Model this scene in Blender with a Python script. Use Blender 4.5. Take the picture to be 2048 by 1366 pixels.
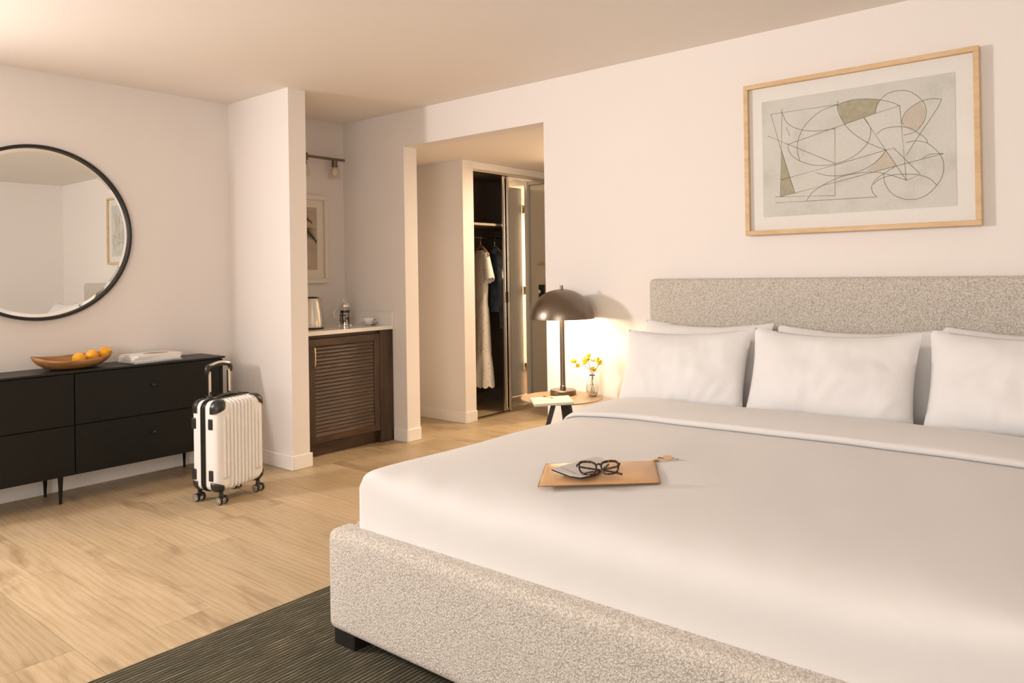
import bpy, bmesh, math, random
from mathutils import Vector, Matrix, noise
random.seed(7)
for o in list(bpy.data.objects): bpy.data.objects.remove(o)
scene = bpy.context.scene
COL = scene.collection
PI = math.pi

# ------------------------------------------------------------------ camera
FPX, CX, CY = 1499.95, 1059.27, 538.71
YAW, ROLL, PITCH = 0.6794, -0.0156, 0.0049
CAM = Vector((0, -3.8799, 1.2825))
_f = Vector((-math.sin(YAW) * math.cos(PITCH), math.cos(YAW) * math.cos(PITCH), math.sin(PITCH)))
_r0 = Vector((math.cos(YAW), math.sin(YAW), 0))
_u0 = _r0.cross(_f)
_r = _r0 * math.cos(ROLL) + _u0 * math.sin(ROLL)
_u = -_r0 * math.sin(ROLL) + _u0 * math.cos(ROLL)
cd = bpy.data.cameras.new('camera')
cam = bpy.data.objects.new('camera', cd)
COL.objects.link(cam)
cam.matrix_world = Matrix((( _r.x, _u.x, -_f.x, CAM.x), (_r.y, _u.y, -_f.y, CAM.y), (_r.z, _u.z, -_f.z, CAM.z), (0, 0, 0, 1)))
cd.sensor_width = 36
cd.lens = FPX * 36 / 2048
cd.shift_x = (1024 - CX) / 2048
cd.shift_y = (CY - 683) / 2048
cd.clip_start = 0.05
scene.camera = cam

def at(px, py, ax, val):
    """point where the sight line of a photo pixel meets the plane axis = val"""
    d = _f + _r * ((px - CX) / FPX) - _u * ((py - CY) / FPX)
    return CAM + d * ((val - CAM[ax]) / d[ax])

# ------------------------------------------------------------------ world, light, exposure
vs = scene.view_settings
vs.view_transform = 'Standard'
vs.look = 'None'
vs.gamma = 1
vs.use_curve_mapping = False
vs.exposure = 0.05
w = bpy.data.worlds.new('world')
scene.world = w
w.use_nodes = True
w.node_tree.nodes['Background'].inputs[0].default_value = (0.95, 0.9, 0.85, 1)
w.node_tree.nodes['Background'].inputs[1].default_value = 0.7

def area_light(name, loc, target, sx, sy, watts, col):
    l = bpy.data.lights.new(name, 'AREA')
    l.shape = 'RECTANGLE'
    l.size, l.size_y, l.energy, l.color = sx, sy, watts, col
    o = bpy.data.objects.new(name, l)
    COL.objects.link(o)
    o.location = loc
    o.rotation_euler = (Vector(target) - Vector(loc)).to_track_quat('-Z', 'Y').to_euler()
    return o
area_light('daylight_and_fill', (-5.30, -4.2, 1.95), (-2.4, -1.0, 0.95), 0.60, 0.40, 152, (1.0, 0.93, 0.91))  # daylight through the left wall window
area_light('daylight_and_fill', (-0.3, -6.3, 1.45), (-2.6, -3.4, 4.9), 2.1, 1.7, 126, (1.0, 0.93, 0.88))  # fill light added to brighten the room, tilted up at the ceiling

# ------------------------------------------------------------------ mesh helpers
def new(): return bmesh.new()

def obj(name, bm, m, parent=None, smooth=False, auto=None):
    me = bpy.data.meshes.new(name)
    bmesh.ops.recalc_face_normals(bm, faces=bm.faces[:])
    bm.to_mesh(me)
    bm.free()
    for mm in (m if isinstance(m, (list, tuple)) else [m]): me.materials.append(mm)
    if smooth or auto:
        me.shade_smooth()
        if auto: me.set_sharp_from_angle(angle=math.radians(auto))
    o = bpy.data.objects.new(name, me)
    COL.objects.link(o)
    if parent is not None: o.parent = parent
    return o

def tag(o, label, cat, group=None):
    o['label'] = label
    o['category'] = cat
    if group: o['group'] = group
    return o

def thing(name, label, cat, loc=(0, 0, 0), rz=0, group=None):
    o = bpy.data.objects.new(name, None)
    o.empty_display_size = 0.05
    COL.objects.link(o)
    o.location = loc
    o.rotation_euler = (0, 0, rz)
    return tag(o, label, cat, group)

def struct(o):
    o['kind'] = 'structure'
    return o

def box(bm, x0, x1, y0, y1, z0, z1, bev=0, seg=2, mi=0):
    r = bmesh.ops.create_cube(bm, size=1)
    bmesh.ops.scale(bm, vec=(x1 - x0, y1 - y0, z1 - z0), verts=r['verts'])
    bmesh.ops.translate(bm, vec=((x0 + x1) / 2, (y0 + y1) / 2, (z0 + z1) / 2), verts=r['verts'])
    fs = {f for v in r['verts'] for f in v.link_faces}
    for f in fs: f.material_index = mi
    if bev:
        es = list({e for v in r['verts'] for e in v.link_edges})
        bmesh.ops.bevel(bm, geom=es, offset=bev, segments=seg, affect='EDGES', profile=0.5)
    return bm

def bx(*a, **k): return box(new(), *a, **k)

def xf(bm, mat, verts=None):
    bmesh.ops.transform(bm, matrix=mat, verts=verts or bm.verts[:])
    return bm

def frame_of(d):
    d = Vector(d).normalized()
    a = Vector((0, 0, 1)) if abs(d.z) < 0.95 else Vector((1, 0, 0))
    s = d.cross(a).normalized()
    return s, s.cross(d).normalized()

def tube(bm, pts, r, n=10, closed=False, caps=True):
    pts = [Vector(p) for p in pts]
    rr = r if isinstance(r, (list, tuple)) else [r] * len(pts)
    rings, prev = [], None
    N = len(pts)
    for i, p in enumerate(pts):
        a = pts[(i - 1) % N] if (closed or i > 0) else p
        b = pts[(i + 1) % N] if (closed or i < N - 1) else p
        d = (b - a).normalized()
        if prev is None: s, t = frame_of(d)
        else:
            s = (prev - d * prev.dot(d))
            s = s.normalized() if s.length > 1e-6 else frame_of(d)[0]
            t = d.cross(s)
        prev = s
        rings.append([bm.verts.new(p + (s * math.cos(2 * PI * k / n) + t * math.sin(2 * PI * k / n)) * rr[i]) for k in range(n)])
    for i in range(N if closed else N - 1):
        A, B = rings[i], rings[(i + 1) % N]
        for k in range(n): bm.faces.new((A[k], A[(k + 1) % n], B[(k + 1) % n], B[k]))
    if caps and not closed:
        bm.faces.new(rings[0][::-1])
        bm.faces.new(rings[-1])
    return bm

def lathe(bm, prof, n=32, c=(0, 0, 0), sx=1, sy=1, closed=False):
    """profile of (radius, z); radius 0 makes a pole"""
    rings = []
    for r, z in prof:
        if r < 1e-6: rings.append([bm.verts.new((c[0], c[1], c[2] + z))])
        else: rings.append([bm.verts.new((c[0] + r * sx * math.cos(2 * PI * k / n), c[1] + r * sy * math.sin(2 * PI * k / n), c[2] + z)) for k in range(n)])
    L = list(zip(rings, rings[1:])) + ([(rings[-1], rings[0])] if closed else [])
    for A, B in L:
        for k in range(n):
            if len(A) == 1 and len(B) == 1: continue
            if len(A) == 1: bm.faces.new((A[0], B[k], B[(k + 1) % n]))
            elif len(B) == 1: bm.faces.new((A[k], A[(k + 1) % n], B[0]))
            else: bm.faces.new((A[k], A[(k + 1) % n], B[(k + 1) % n], B[k]))
    return bm

def surf(bm, rows, closed_u=False, closed_v=False):
    V = [[bm.verts.new(p) for p in row] for row in rows]
    nu, nv = len(V), len(V[0])
    for i in range(nu if closed_u else nu - 1):
        for j in range(nv if closed_v else nv - 1):
            bm.faces.new((V[i][j], V[(i + 1) % nu][j], V[(i + 1) % nu][(j + 1) % nv], V[i][(j + 1) % nv]))
    return V

def prism(bm, pts, nrm, th):
    """flat polygon of 3D points given thickness along nrm"""
    n = Vector(nrm) * th
    a = [bm.verts.new(Vector(p)) for p in pts]
    b = [bm.verts.new(Vector(p) + n) for p in pts]
    bm.faces.new(a[::-1])
    bm.faces.new(b)
    for i in range(len(a)):
        j = (i + 1) % len(a)
        bm.faces.new((a[i], a[j], b[j], b[i]))
    return bm

def spline(pts, k=8):
    P = [Vector(p) for p in pts]
    P = [P[0] * 2 - P[1]] + P + [P[-1] * 2 - P[-2]]
    out = []
    for i in range(1, len(P) - 2):
        p0, p1, p2, p3 = P[i - 1:i + 3]
        for s in range(k):
            t = s / k
            out.append(0.5 * ((2 * p1) + (p2 - p0) * t + (2 * p0 - 5 * p1 + 4 * p2 - p3) * t * t + (3 * p1 - p0 - 3 * p2 + p3) * t ** 3))
    out.append(P[-2])
    return out

def rbox(hx, hy, hz, r, n=18):
    """densely meshed box with round edges, centred on the origin"""
    bm = new()
    bmesh.ops.create_cube(bm, size=2)
    bmesh.ops.subdivide_edges(bm, edges=bm.edges[:], cuts=n, use_grid_fill=True)
    H = Vector((hx, hy, hz))
    def mp(t, h, rr):                           # half of the samples on the round edge
        s = abs(t)
        flat = 0.6
        v = s / flat * (h - rr) if s < flat else (h - rr) + math.tan((s - flat) / (1 - flat) * PI / 4) * rr
        return math.copysign(v, t)
    for v in bm.verts:
        p = Vector([mp(v.co[i], H[i], r) for i in range(3)])
        q = Vector([max(-(H[i] - r), min(H[i] - r, p[i])) for i in range(3)])
        d = p - q
        v.co = q + d.normalized() * r if d.length > 1e-9 else p
    return bm

# ------------------------------------------------------------------ materials
class NT:
    def __init__(s, name):
        s.m = bpy.data.materials.new(name)
        s.m.use_nodes = True
        s.t = s.m.node_tree
        s.b = s.t.nodes['Principled BSDF']
    def n(s, kind, **k):
        nd = s.t.nodes.new('ShaderNode' + kind)
        for a, v in k.items(): setattr(nd, a, v)
        return nd
    def l(s, a, b): s.t.links.new(a, b)
    def ramp(s, src, stops):
        r = s.n('ValToRGB')
        e = r.color_ramp.elements
        while len(e) < len(stops): e.new(0.5)
        for i, (p, c) in enumerate(stops):
            e[i].position = p
            e[i].color = (*c, 1)
        s.l(src, r.inputs[0])
        return r.outputs[0]
    def coords(s, scale=(1, 1, 1), kind='Object', rand=False):
        tc = s.n('TexCoord')
        mp = s.n('Mapping')
        mp.inputs['Scale'].default_value = scale
        src = tc.outputs[kind]
        if rand:
            oi = s.n('ObjectInfo')
            mu = s.n('VectorMath', operation='SCALE')
            cb = s.n('CombineXYZ')
            for i in range(3): s.l(oi.outputs['Random'], cb.inputs[i])
            s.l(cb.outputs[0], mu.inputs[0])
            mu.inputs['Scale'].default_value = 37.0
            ad = s.n('VectorMath', operation='ADD')
            s.l(src, ad.inputs[0])
            s.l(mu.outputs[0], ad.inputs[1])
            src = ad.outputs[0]
        s.l(src, mp.inputs['Vector'])
        return mp.outputs[0]
    def noise(s, vec, scale, detail=4, rough=0.5, dist=0):
        nd = s.n('TexNoise')
        nd.inputs['Scale'].default_value = scale
        nd.inputs['Detail'].default_value = detail
        nd.inputs['Roughness'].default_value = rough
        nd.inputs['Distortion'].default_value = dist
        s.l(vec, nd.inputs['Vector'])
        return nd.outputs['Fac']
    def bump(s, h, strength, dist):
        b = s.n('Bump')
        b.inputs['Strength'].default_value = strength
        b.inputs['Distance'].default_value = dist
        s.l(h, b.inputs['Height'])
        s.l(b.outputs[0], s.b.inputs['Normal'])
    def mix(s, fac, a, b, mode='MIX'):
        m = s.n('Mix', data_type='RGBA', blend_type=mode)
        for i, v in ((0, fac), (6, a), (7, b)):
            if isinstance(v, (int, float)): m.inputs[i].default_value = v
            elif isinstance(v, tuple): m.inputs[i].default_value = (*v, 1)
            else: s.l(v, m.inputs[i])
        return m.outputs[2]
    def col(s, v):
        if isinstance(v, tuple): s.b.inputs['Base Color'].default_value = (*v, 1)
        else: s.l(v, s.b.inputs['Base Color'])
    def set(s, **k):
        for a, v in k.items(): s.b.inputs[a.replace('_', ' ')].default_value = v
        return s

def plain(name, c, rough=0.5, metal=0, var=0.06, scale=30, bump=0, **k):
    t = NT(name)
    v = t.coords()
    f = t.noise(v, scale, 3)
    t.col(t.ramp(f, [(0.3, tuple(x * (1 - var) for x in c)), (0.7, tuple(min(1, x * (1 + var)) for x in c))]))
    t.set(Roughness=rough, Metallic=metal, **k)
    if bump: t.bump(t.noise(v, scale * 6, 3), 0.4, bump)
    return t.m

def mat_paint(name, c):
    t = NT(name)
    v = t.coords()
    t.col(t.ramp(t.noise(v, 1.5, 2), [(0.3, tuple(x * 0.985 for x in c)), (0.7, c)]))
    t.set(Roughness=0.75)
    t.bump(t.noise(v, 180, 3), 0.12, 0.001)
    return t.m

def mat_oak():
    t = NT('oak_plank')
    v = t.coords((1, 1, 1), rand=True)
    oi = t.n('ObjectInfo')
    warp = t.n('Mapping'); warp.inputs['Scale'].default_value = (0.9, 6.5, 1); t.l(v, warp.inputs[0])
    rings = t.n('TexWave', wave_type='RINGS', rings_direction='Z')
    rings.inputs['Scale'].default_value = 1.6
    rings.inputs['Distortion'].default_value = 9
    rings.inputs['Detail'].default_value = 3
    rings.inputs['Detail Scale'].default_value = 0.9
    t.l(warp.outputs[0], rings.inputs['Vector'])
    fine = t.n('Mapping'); fine.inputs['Scale'].default_value = (3, 90, 1); t.l(v, fine.inputs[0])
    f1 = t.noise(fine.outputs[0], 2.0, 5, 0.6)
    broad = t.n('Mapping'); broad.inputs['Scale'].default_value = (1.2, 7, 1); t.l(v, broad.inputs[0])
    f2 = t.noise(broad.outputs[0], 1.6, 4, 0.55, 0.6)
    base = t.ramp(f2, [(0.25, (0.470, 0.322, 0.165)), (0.5, (0.600, 0.441, 0.251)), (0.75, (0.680, 0.525, 0.323))])
    g = t.mix(0.42, base, t.ramp(rings.outputs['Fac'], [(0.0, (0.460, 0.305, 0.152)), (0.35, (0.620, 0.463, 0.264)), (1, (0.720, 0.565, 0.363))]))
    g = t.mix(0.35, g, t.ramp(f1, [(0.3, (0.420, 0.282, 0.145)), (0.65, (0.740, 0.588, 0.383))]))
    kn = t.n('Mapping'); kn.inputs['Scale'].default_value = (1.1, 3.8, 1); t.l(v, kn.inputs[0])
    knf = t.noise(kn.outputs[0], 1.9, 6, 0.55, 0.5)
    g = t.mix(t.ramp(knf, [(0.54, (0, 0, 0)), (0.72, (0.8, 0.8, 0.8))]), g, (0.330, 0.209, 0.106))
    tone = t.ramp(oi.outputs['Random'], [(0, (0.70, 0.70, 0.71)), (1, (0.86, 0.87, 0.90))])
    t.col(t.mix(1.0, g, tone, 'MULTIPLY'))
    t.set(Roughness=0.42)
    t.bump(f1, 0.08, 0.002)
    return t.m

def mat_wood(name, dark, mid, light, scale=(1, 1, 12), rough=0.5, rand=True, s=3.0):
    t = NT(name)
    v = t.coords(scale, rand=rand)
    f = t.noise(v, s, 6, 0.6, 0.8)
    t.col(t.ramp(f, [(0.25, dark), (0.5, mid), (0.75, light)]))
    t.set(Roughness=rough)
    t.bump(f, 0.12, 0.001)
    return t.m

def mat_boucle():
    t = NT('boucle_fabric')
    v = t.coords()
    w2 = t.n('VectorMath', operation='ADD')
    nz = t.n('TexNoise'); nz.inputs['Scale'].default_value = 70; nz.inputs['Detail'].default_value = 2
    t.l(v, nz.inputs['Vector'])
    sc = t.n('VectorMath', operation='SCALE'); sc.inputs['Scale'].default_value = 0.012
    t.l(nz.outputs['Color'], sc.inputs[0])
    t.l(v, w2.inputs[0]); t.l(sc.outputs[0], w2.inputs[1])
    vo = t.n('TexVoronoi', feature='SMOOTH_F1'); vo.inputs['Scale'].default_value = 170
    vo.inputs['Smoothness'].default_value = 0.5
    t.l(w2.outputs[0], vo.inputs['Vector'])
    vo2 = t.n('TexVoronoi'); vo2.inputs['Scale'].default_value = 330
    t.l(w2.outputs[0], vo2.inputs['Vector'])
    h = t.n('Math', operation='MULTIPLY_ADD')
    t.l(vo2.outputs['Distance'], h.inputs[0]); h.inputs[1].default_value = 0.5; t.l(vo.outputs['Distance'], h.inputs[2])
    t.col(t.ramp(h.outputs[0], [(0.25, (0.80, 0.75, 0.685)), (0.65, (0.70, 0.645, 0.575)), (1.0, (0.46, 0.41, 0.35))]))
    inv = t.n('Math', operation='SUBTRACT'); inv.inputs[0].default_value = 1; t.l(h.outputs[0], inv.inputs[1])
    t.bump(inv.outputs[0], 0.8, 0.005)
    t.set(Roughness=0.95)
    t.b.inputs['Sheen Weight'].default_value = 0.2
    return t.m

def mat_cloth(name, c, rough=0.85):
    t = NT(name)
    v = t.coords()
    t.col(t.ramp(t.noise(v, 4, 3), [(0.3, tuple(x * 0.98 for x in c)), (0.7, c)]))
    a = t.noise(v, 3.0, 4, 0.55, 0.4)
    b = t.noise(v, 700, 2)
    m = t.n('Math', operation='MULTIPLY_ADD'); m.inputs[1].default_value = 0.02
    t.l(b, m.inputs[0]); t.l(a, m.inputs[2])
    t.bump(m.outputs[0], 0.25, 0.02)
    t.set(Roughness=rough)
    t.b.inputs['Sheen Weight'].default_value = 0.15
    return t.m

def mat_rug():
    t = NT('rug_weave')
    v = t.coords()
    wv = t.n('TexWave', bands_direction='X'); wv.inputs['Scale'].default_value = 19
    wv.inputs['Distortion'].default_value = 0.35; wv.inputs['Detail'].default_value = 2; wv.inputs['Detail Scale'].default_value = 6
    t.l(v, wv.inputs['Vector'])
    mp = t.n('Mapping'); mp.inputs['Scale'].default_value = (160, 9, 1); t.l(v, mp.inputs[0])
    st = t.noise(mp.outputs[0], 1.0, 3, 0.6)
    big = t.noise(v, 5, 3)
    dark = t.ramp(big, [(0.3, (0.032, 0.030, 0.015)), (0.7, (0.066, 0.057, 0.031))])
    hi = t.ramp(st, [(0.42, (0.065, 0.056, 0.032)), (0.58, (0.19, 0.16, 0.095)), (0.72, (0.45, 0.38, 0.25))])
    t.col(t.mix(t.ramp(wv.outputs['Fac'], [(0.45, (0, 0, 0)), (0.9, (0.85, 0.85, 0.85))]), dark, hi))
    t.bump(wv.outputs['Fac'], 0.8, 0.006)
    t.set(Roughness=0.95)
    return t.m

def mat_glass(name, tint=(1, 1, 1), rough=0.0, refl=0.08):
    """thin clear pane: transparent with a fresnel reflection"""
    t = NT(name)
    t.t.nodes.remove(t.b)
    tr = t.n('BsdfTransparent'); tr.inputs[0].default_value = (*tint, 1)
    gl = t.n('BsdfGlossy'); gl.inputs['Roughness'].default_value = rough
    fr = t.n('Fresnel'); fr.inputs[0].default_value = 1.45
    mx = t.n('MixShader')
    gm = t.n('NewGeometry'); sb = t.n('Math', operation='SUBTRACT'); sb.inputs[0].default_value = 1.0
    t.l(gm.outputs['Backfacing'], sb.inputs[1])
    mu = t.n('Math', operation='MULTIPLY'); t.l(fr.outputs[0], mu.inputs[0]); t.l(sb.outputs[0], mu.inputs[1])
    t.l(mu.outputs[0], mx.inputs[0]); t.l(tr.outputs[0], mx.inputs[1]); t.l(gl.outputs[0], mx.inputs[2])
    t.l(mx.outputs[0], t.t.nodes['Material Output'].inputs[0])
    return t.m

def mat_emit(name, c, s):
    t = NT(name)
    t.col(c)
    t.b.inputs['Emission Color'].default_value = (*c, 1)
    t.b.inputs['Emission Strength'].default_value = s
    return t.m

def mat_metal(name, c, rough, stretch=None):
    t = NT(name)
    v = t.coords(stretch or (1, 1, 1))
    t.col(c)
    t.set(Metallic=1.0)
    f = t.noise(v, 60, 3)
    r = t.n('MapRange'); r.inputs[3].default_value = rough * 0.8; r.inputs[4].default_value = rough * 1.2
    t.l(f, r.inputs[0]); t.l(r.outputs[0], t.b.inputs['Roughness'])
    return t.m

M = {}
M['wall'] = mat_paint('wall_paint', (0.835, 0.785, 0.745))
M['ceiling'] = mat_paint('ceiling_paint', (0.90, 0.83, 0.755))
M['trim'] = plain('trim_paint', (0.87, 0.835, 0.795), 0.45, var=0.01, scale=4)
M['oak'] = mat_oak()
M['gap'] = plain('plank_gap', (0.16, 0.09, 0.04), 0.8)
M['boucle'] = mat_boucle()
M['sheet'] = mat_cloth('white_cotton', (0.69, 0.67, 0.655))
M['pillow'] = mat_cloth('pillow_cotton', (0.76, 0.75, 0.745))
M['rug'] = mat_rug()
M['black_leg'] = plain('black_wood', (0.012, 0.011, 0.010), 0.4)
M['dresser'] = plain('dresser_paint', (0.009, 0.009, 0.007), 0.5, var=0.15, scale=60, Specular_IOR_Level=0.25)
M['dresser_top'] = plain('dresser_top_paint', (0.014, 0.014, 0.012), 0.42, var=0.1, scale=60, Specular_IOR_Level=0.3)
M['bowl'] = mat_wood('bowl_wood', (0.14, 0.055, 0.015), (0.36, 0.17, 0.06), (0.56, 0.32, 0.13), (6, 1.6, 8), 0.38, s=2.6)
M['citrus'] = plain('citrus_peel', (0.86, 0.42, 0.03), 0.42, var=0.12, scale=25, bump=0.002)
M['date'] = plain('dried_fruit', (0.10, 0.04, 0.02), 0.5)
M['paper'] = plain('paper_white', (0.82, 0.79, 0.75), 0.6, var=0.02)
M['pages'] = plain('page_edges', (0.72, 0.68, 0.62), 0.8, var=0.1, scale=300)
M['print_brown'] = plain('print_brown', (0.42, 0.30, 0.21), 0.5, var=0.25, scale=14)
M['cover_blue'] = plain('cover_pale_blue', (0.55, 0.62, 0.66), 0.45)
M['mirror_frame'] = plain('mirror_frame_black', (0.012, 0.011, 0.009), 0.38)
M['mirror'] = mat_metal('mirror_silver', (0.90, 0.90, 0.86), 0.0)
M['shell'] = plain('suitcase_shell', (0.84, 0.81, 0.78), 0.22, var=0.01)
M['black_plastic'] = plain('black_plastic', (0.022, 0.022, 0.018), 0.35)
M['rubber'] = plain('black_rubber', (0.018, 0.018, 0.016), 0.7)
M['chrome'] = mat_metal('chrome', (0.86, 0.84, 0.80), 0.08)
M['hub'] = mat_metal('wheel_hub_silver', (0.82, 0.79, 0.74), 0.25)
M['walnut'] = mat_wood('dark_walnut', (0.024, 0.012, 0.006), (0.056, 0.029, 0.015), (0.105, 0.056, 0.030), (5, 0.9, 5), 0.38, s=3.5)
M['walnut_v'] = mat_wood('dark_walnut_upright', (0.022, 0.012, 0.006), (0.050, 0.027, 0.015), (0.082, 0.046, 0.026), (6, 6, 0.8), 0.42, s=4)
M['brass'] = mat_metal('brass', (0.80, 0.62, 0.36), 0.22)
M['counter'] = plain('white_quartz', (0.84, 0.80, 0.74), 0.16, var=0.02, scale=80)
M['steel'] = mat_metal('brushed_steel', (0.66, 0.62, 0.55), 0.24, (1, 1, 0.02))
M['porcelain'] = plain('porcelain', (0.86, 0.83, 0.78), 0.15, var=0.01)
M['coffee'] = plain('coffee_glass', (0.012, 0.009, 0.006), 0.12)
M['glass'] = mat_glass('clear_glass', (0.97, 0.97, 0.96))
M['pale_wood'] = mat_wood('maple_frame', (0.58, 0.38, 0.19), (0.68, 0.47, 0.26), (0.76, 0.55, 0.33), (2, 9, 9), 0.5)
M['white_frame'] = plain('white_frame_paint', (0.80, 0.75, 0.67), 0.45, var=0.01)
M['mat_board'] = plain('mat_board', (0.91, 0.885, 0.87), 0.9, var=0.01)
M['cream_board'] = plain('cream_board', (0.80, 0.74, 0.65), 0.9, var=0.01)
M['ink'] = plain('ink_olive', (0.11, 0.085, 0.045), 0.8)
M['olive_fill'] = plain('olive_wash', (0.46, 0.42, 0.31), 0.9, var=0.12, scale=40)
M['tan_fill'] = plain('tan_wash', (0.64, 0.57, 0.49), 0.9, var=0.06, scale=40)
M['palm_ground'] = plain('palm_print_ground', (0.52, 0.42, 0.33), 0.85, var=0.08, scale=8)
M['frond_dark'] = plain('frond_dark', (0.055, 0.062, 0.045), 0.85, var=0.3)
M['frond_mid'] = plain('frond_mid', (0.16, 0.155, 0.11), 0.85, var=0.3)
M['closet'] = plain('closet_lining', (0.21, 0.155, 0.105), 0.6, var=0.06, scale=8)
M['shelf_edge'] = plain('shelf_edge', (0.42, 0.35, 0.27), 0.5)
M['hanger'] = mat_wood('hanger_wood', (0.38, 0.17, 0.06), (0.50, 0.25, 0.10), (0.60, 0.32, 0.14), (6, 6, 6), 0.35)
M['lamp_metal'] = mat_metal('gunmetal', (0.215, 0.175, 0.135), 0.30)
M['lamp_inside'] = plain('lamp_inside_white', (0.85, 0.82, 0.76), 0.6, var=0.01)
M['table_top'] = plain('bronze_table', (0.30, 0.205, 0.125), 0.42, var=0.04, scale=12)
M['table_leg'] = plain('charcoal_leg', (0.030, 0.028, 0.025), 0.45)
M['notepad'] = plain('notepad_cream', (0.84, 0.73, 0.50), 0.7, var=0.03)
M['petal'] = plain('yellow_petal', (0.90, 0.70, 0.035), 0.5, var=0.15, scale=80)
M['petal'].node_tree.nodes['Principled BSDF'].inputs['Subsurface Weight'].default_value = 0.1
M['stem'] = plain('flower_stem', (0.12, 0.085, 0.035), 0.6)
M['leather'] = plain('tan_leather', (0.66, 0.39, 0.19), 0.36, var=0.07, scale=12, bump=0.0015)
M['leather_edge'] = plain('leather_edge', (0.24, 0.115, 0.045), 0.5)
M['case_grey'] = plain('grey_felt', (0.56, 0.52, 0.50), 0.7, var=0.03)
M['black_felt'] = plain('black_felt', (0.014, 0.013, 0.013), 0.8)
M['lens'] = mat_glass('lens_glass', (0.96, 0.96, 0.94))
M['bulb_glass'] = mat_glass('shade_glass', (0.96, 0.94, 0.90))
M['bulb'] = plain('bulb_unlit', (0.82, 0.74, 0.60), 0.3, var=0.02)
M['bulb_lit'] = mat_emit('bulb_lit', (1.0, 0.80, 0.52), 16)
M['hall_bulb'] = mat_emit('hall_bulb_lit', (1.0, 0.80, 0.58), 5)
M['bronze'] = mat_metal('dark_bronze', (0.20, 0.155, 0.11), 0.4)
M['alu'] = mat_metal('satin_aluminium', (0.62, 0.57, 0.50), 0.22)
M['alu_dark'] = mat_metal('dark_aluminium', (0.12, 0.10, 0.08), 0.35)
M['door'] = plain('door_paint', (0.76, 0.70, 0.61), 0.45, var=0.01)
M['vase_glass'] = plain('vase_glass', (0.96, 0.96, 0.95), 0.0, var=0, Transmission_Weight=1.0, IOR=1.45)
M['water'] = mat_glass('water_film', (0.90, 0.89, 0.86))

def mat_tortoise():
    t = NT('tortoiseshell')
    v = t.coords()
    t.col(t.ramp(t.noise(v, 110, 3, 0.5, 0.6), [(0.46, (0.012, 0.007, 0.004)), (0.56, (0.05, 0.02, 0.007)), (0.68, (0.36, 0.17, 0.05))]))
    t.set(Roughness=0.12)
    return t.m
M['tortoise'] = mat_tortoise()

def mat_denim():
    t = NT('dark_denim')
    v = t.coords()
    t.col(t.ramp(t.noise(v, 9, 4), [(0.3, (0.040, 0.055, 0.072)), (0.7, (0.11, 0.14, 0.165))]))
    t.bump(t.noise(v, 300, 2), 0.4, 0.002)
    t.set(Roughness=0.85)
    return t.m
M['denim'] = mat_denim()

def mat_eyelet():
    t = NT('eyelet_lace')
    v = t.coords()
    vo = t.n('TexVoronoi'); vo.inputs['Scale'].default_value = 34
    t.l(v, vo.inputs['Vector'])
    t.col(t.ramp(vo.outputs['Distance'], [(0.10, (0.24, 0.17, 0.10)), (0.16, (0.80, 0.73, 0.63)), (0.5, (0.84, 0.78, 0.69))]))
    t.bump(t.noise(v, 260, 3), 0.5, 0.003)
    t.set(Roughness=0.9)
    return t.m
M['eyelet'] = mat_eyelet()

def mat_art():
    t = NT('art_print')
    v = t.coords((1, 1, 1))
    f = t.noise(v, 5, 6, 0.62)
    g = t.noise(v, 120, 3, 0.7)
    c = t.ramp(f, [(0.25, (0.56, 0.55, 0.52)), (0.5, (0.72, 0.71, 0.675)), (0.75, (0.78, 0.765, 0.735))])
    t.col(t.mix(0.18, c, t.ramp(g, [(0.35, (0.48, 0.47, 0.44)), (0.55, (0.80, 0.78, 0.75))])))
    t.set(Roughness=0.9)
    return t.m
M['art'] = mat_art()

# ------------------------------------------------------------------ room dimensions (metres)
XL, XR, YB, HC = -5.1085, 0.95, -6.0, 2.54
YC1, YC2, XC = -1.0107, -0.8792, -4.3548     # wall stub beside the nook
XO1, XO2, HS, WT = -4.3606, -2.9985, 2.2685, 0.132
XRET, YR1, YR2, YEND = -4.489, 0.778, 0.9115, 2.2

# floor: sub floor and single planks
floor = struct(obj('floor', bx(XL - 0.2, XR + 0.2, YB - 0.2, 4.0, -0.12, -0.012), M['gap']))
PW, PL = 0.2345, 1.83
plank_mesh = {}
def plank(x0, x1, y0):
    L = round(x1 - x0, 3)
    if L < 0.05: return
    if L not in plank_mesh:
        bm = bx(0.0008, L - 0.0008, 0.0008, PW - 0.0008, -0.012, 0.0)
        o = obj('plank', bm, M['oak'], floor)
        plank_mesh[L] = o.data
    else:
        o = bpy.data.objects.new('plank', plank_mesh[L])
        COL.objects.link(o)
        o.parent = floor
    o.location = (x0, y0, 0)
known = {0: -2.817, 1: -3.72, 2: -3.50, 4: -3.775, -1: -3.74, -2: -2.883}
for row in range(-15, 21):
    y0 = -2.62 + PW * row
    if y0 < YB - 0.2: continue
    j = known.get(row, -3.0 + round(random.uniform(0, PL), 2))
    xmax = XR if y0 < 0.1 else -2.95
    xs = sorted(x for x in (j + PL * k for k in range(-3, 5)) if XL < x < xmax)
    xs = [XL] + xs + [xmax]
    for a, b in zip(xs, xs[1:]): plank(a, b, y0)

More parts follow.
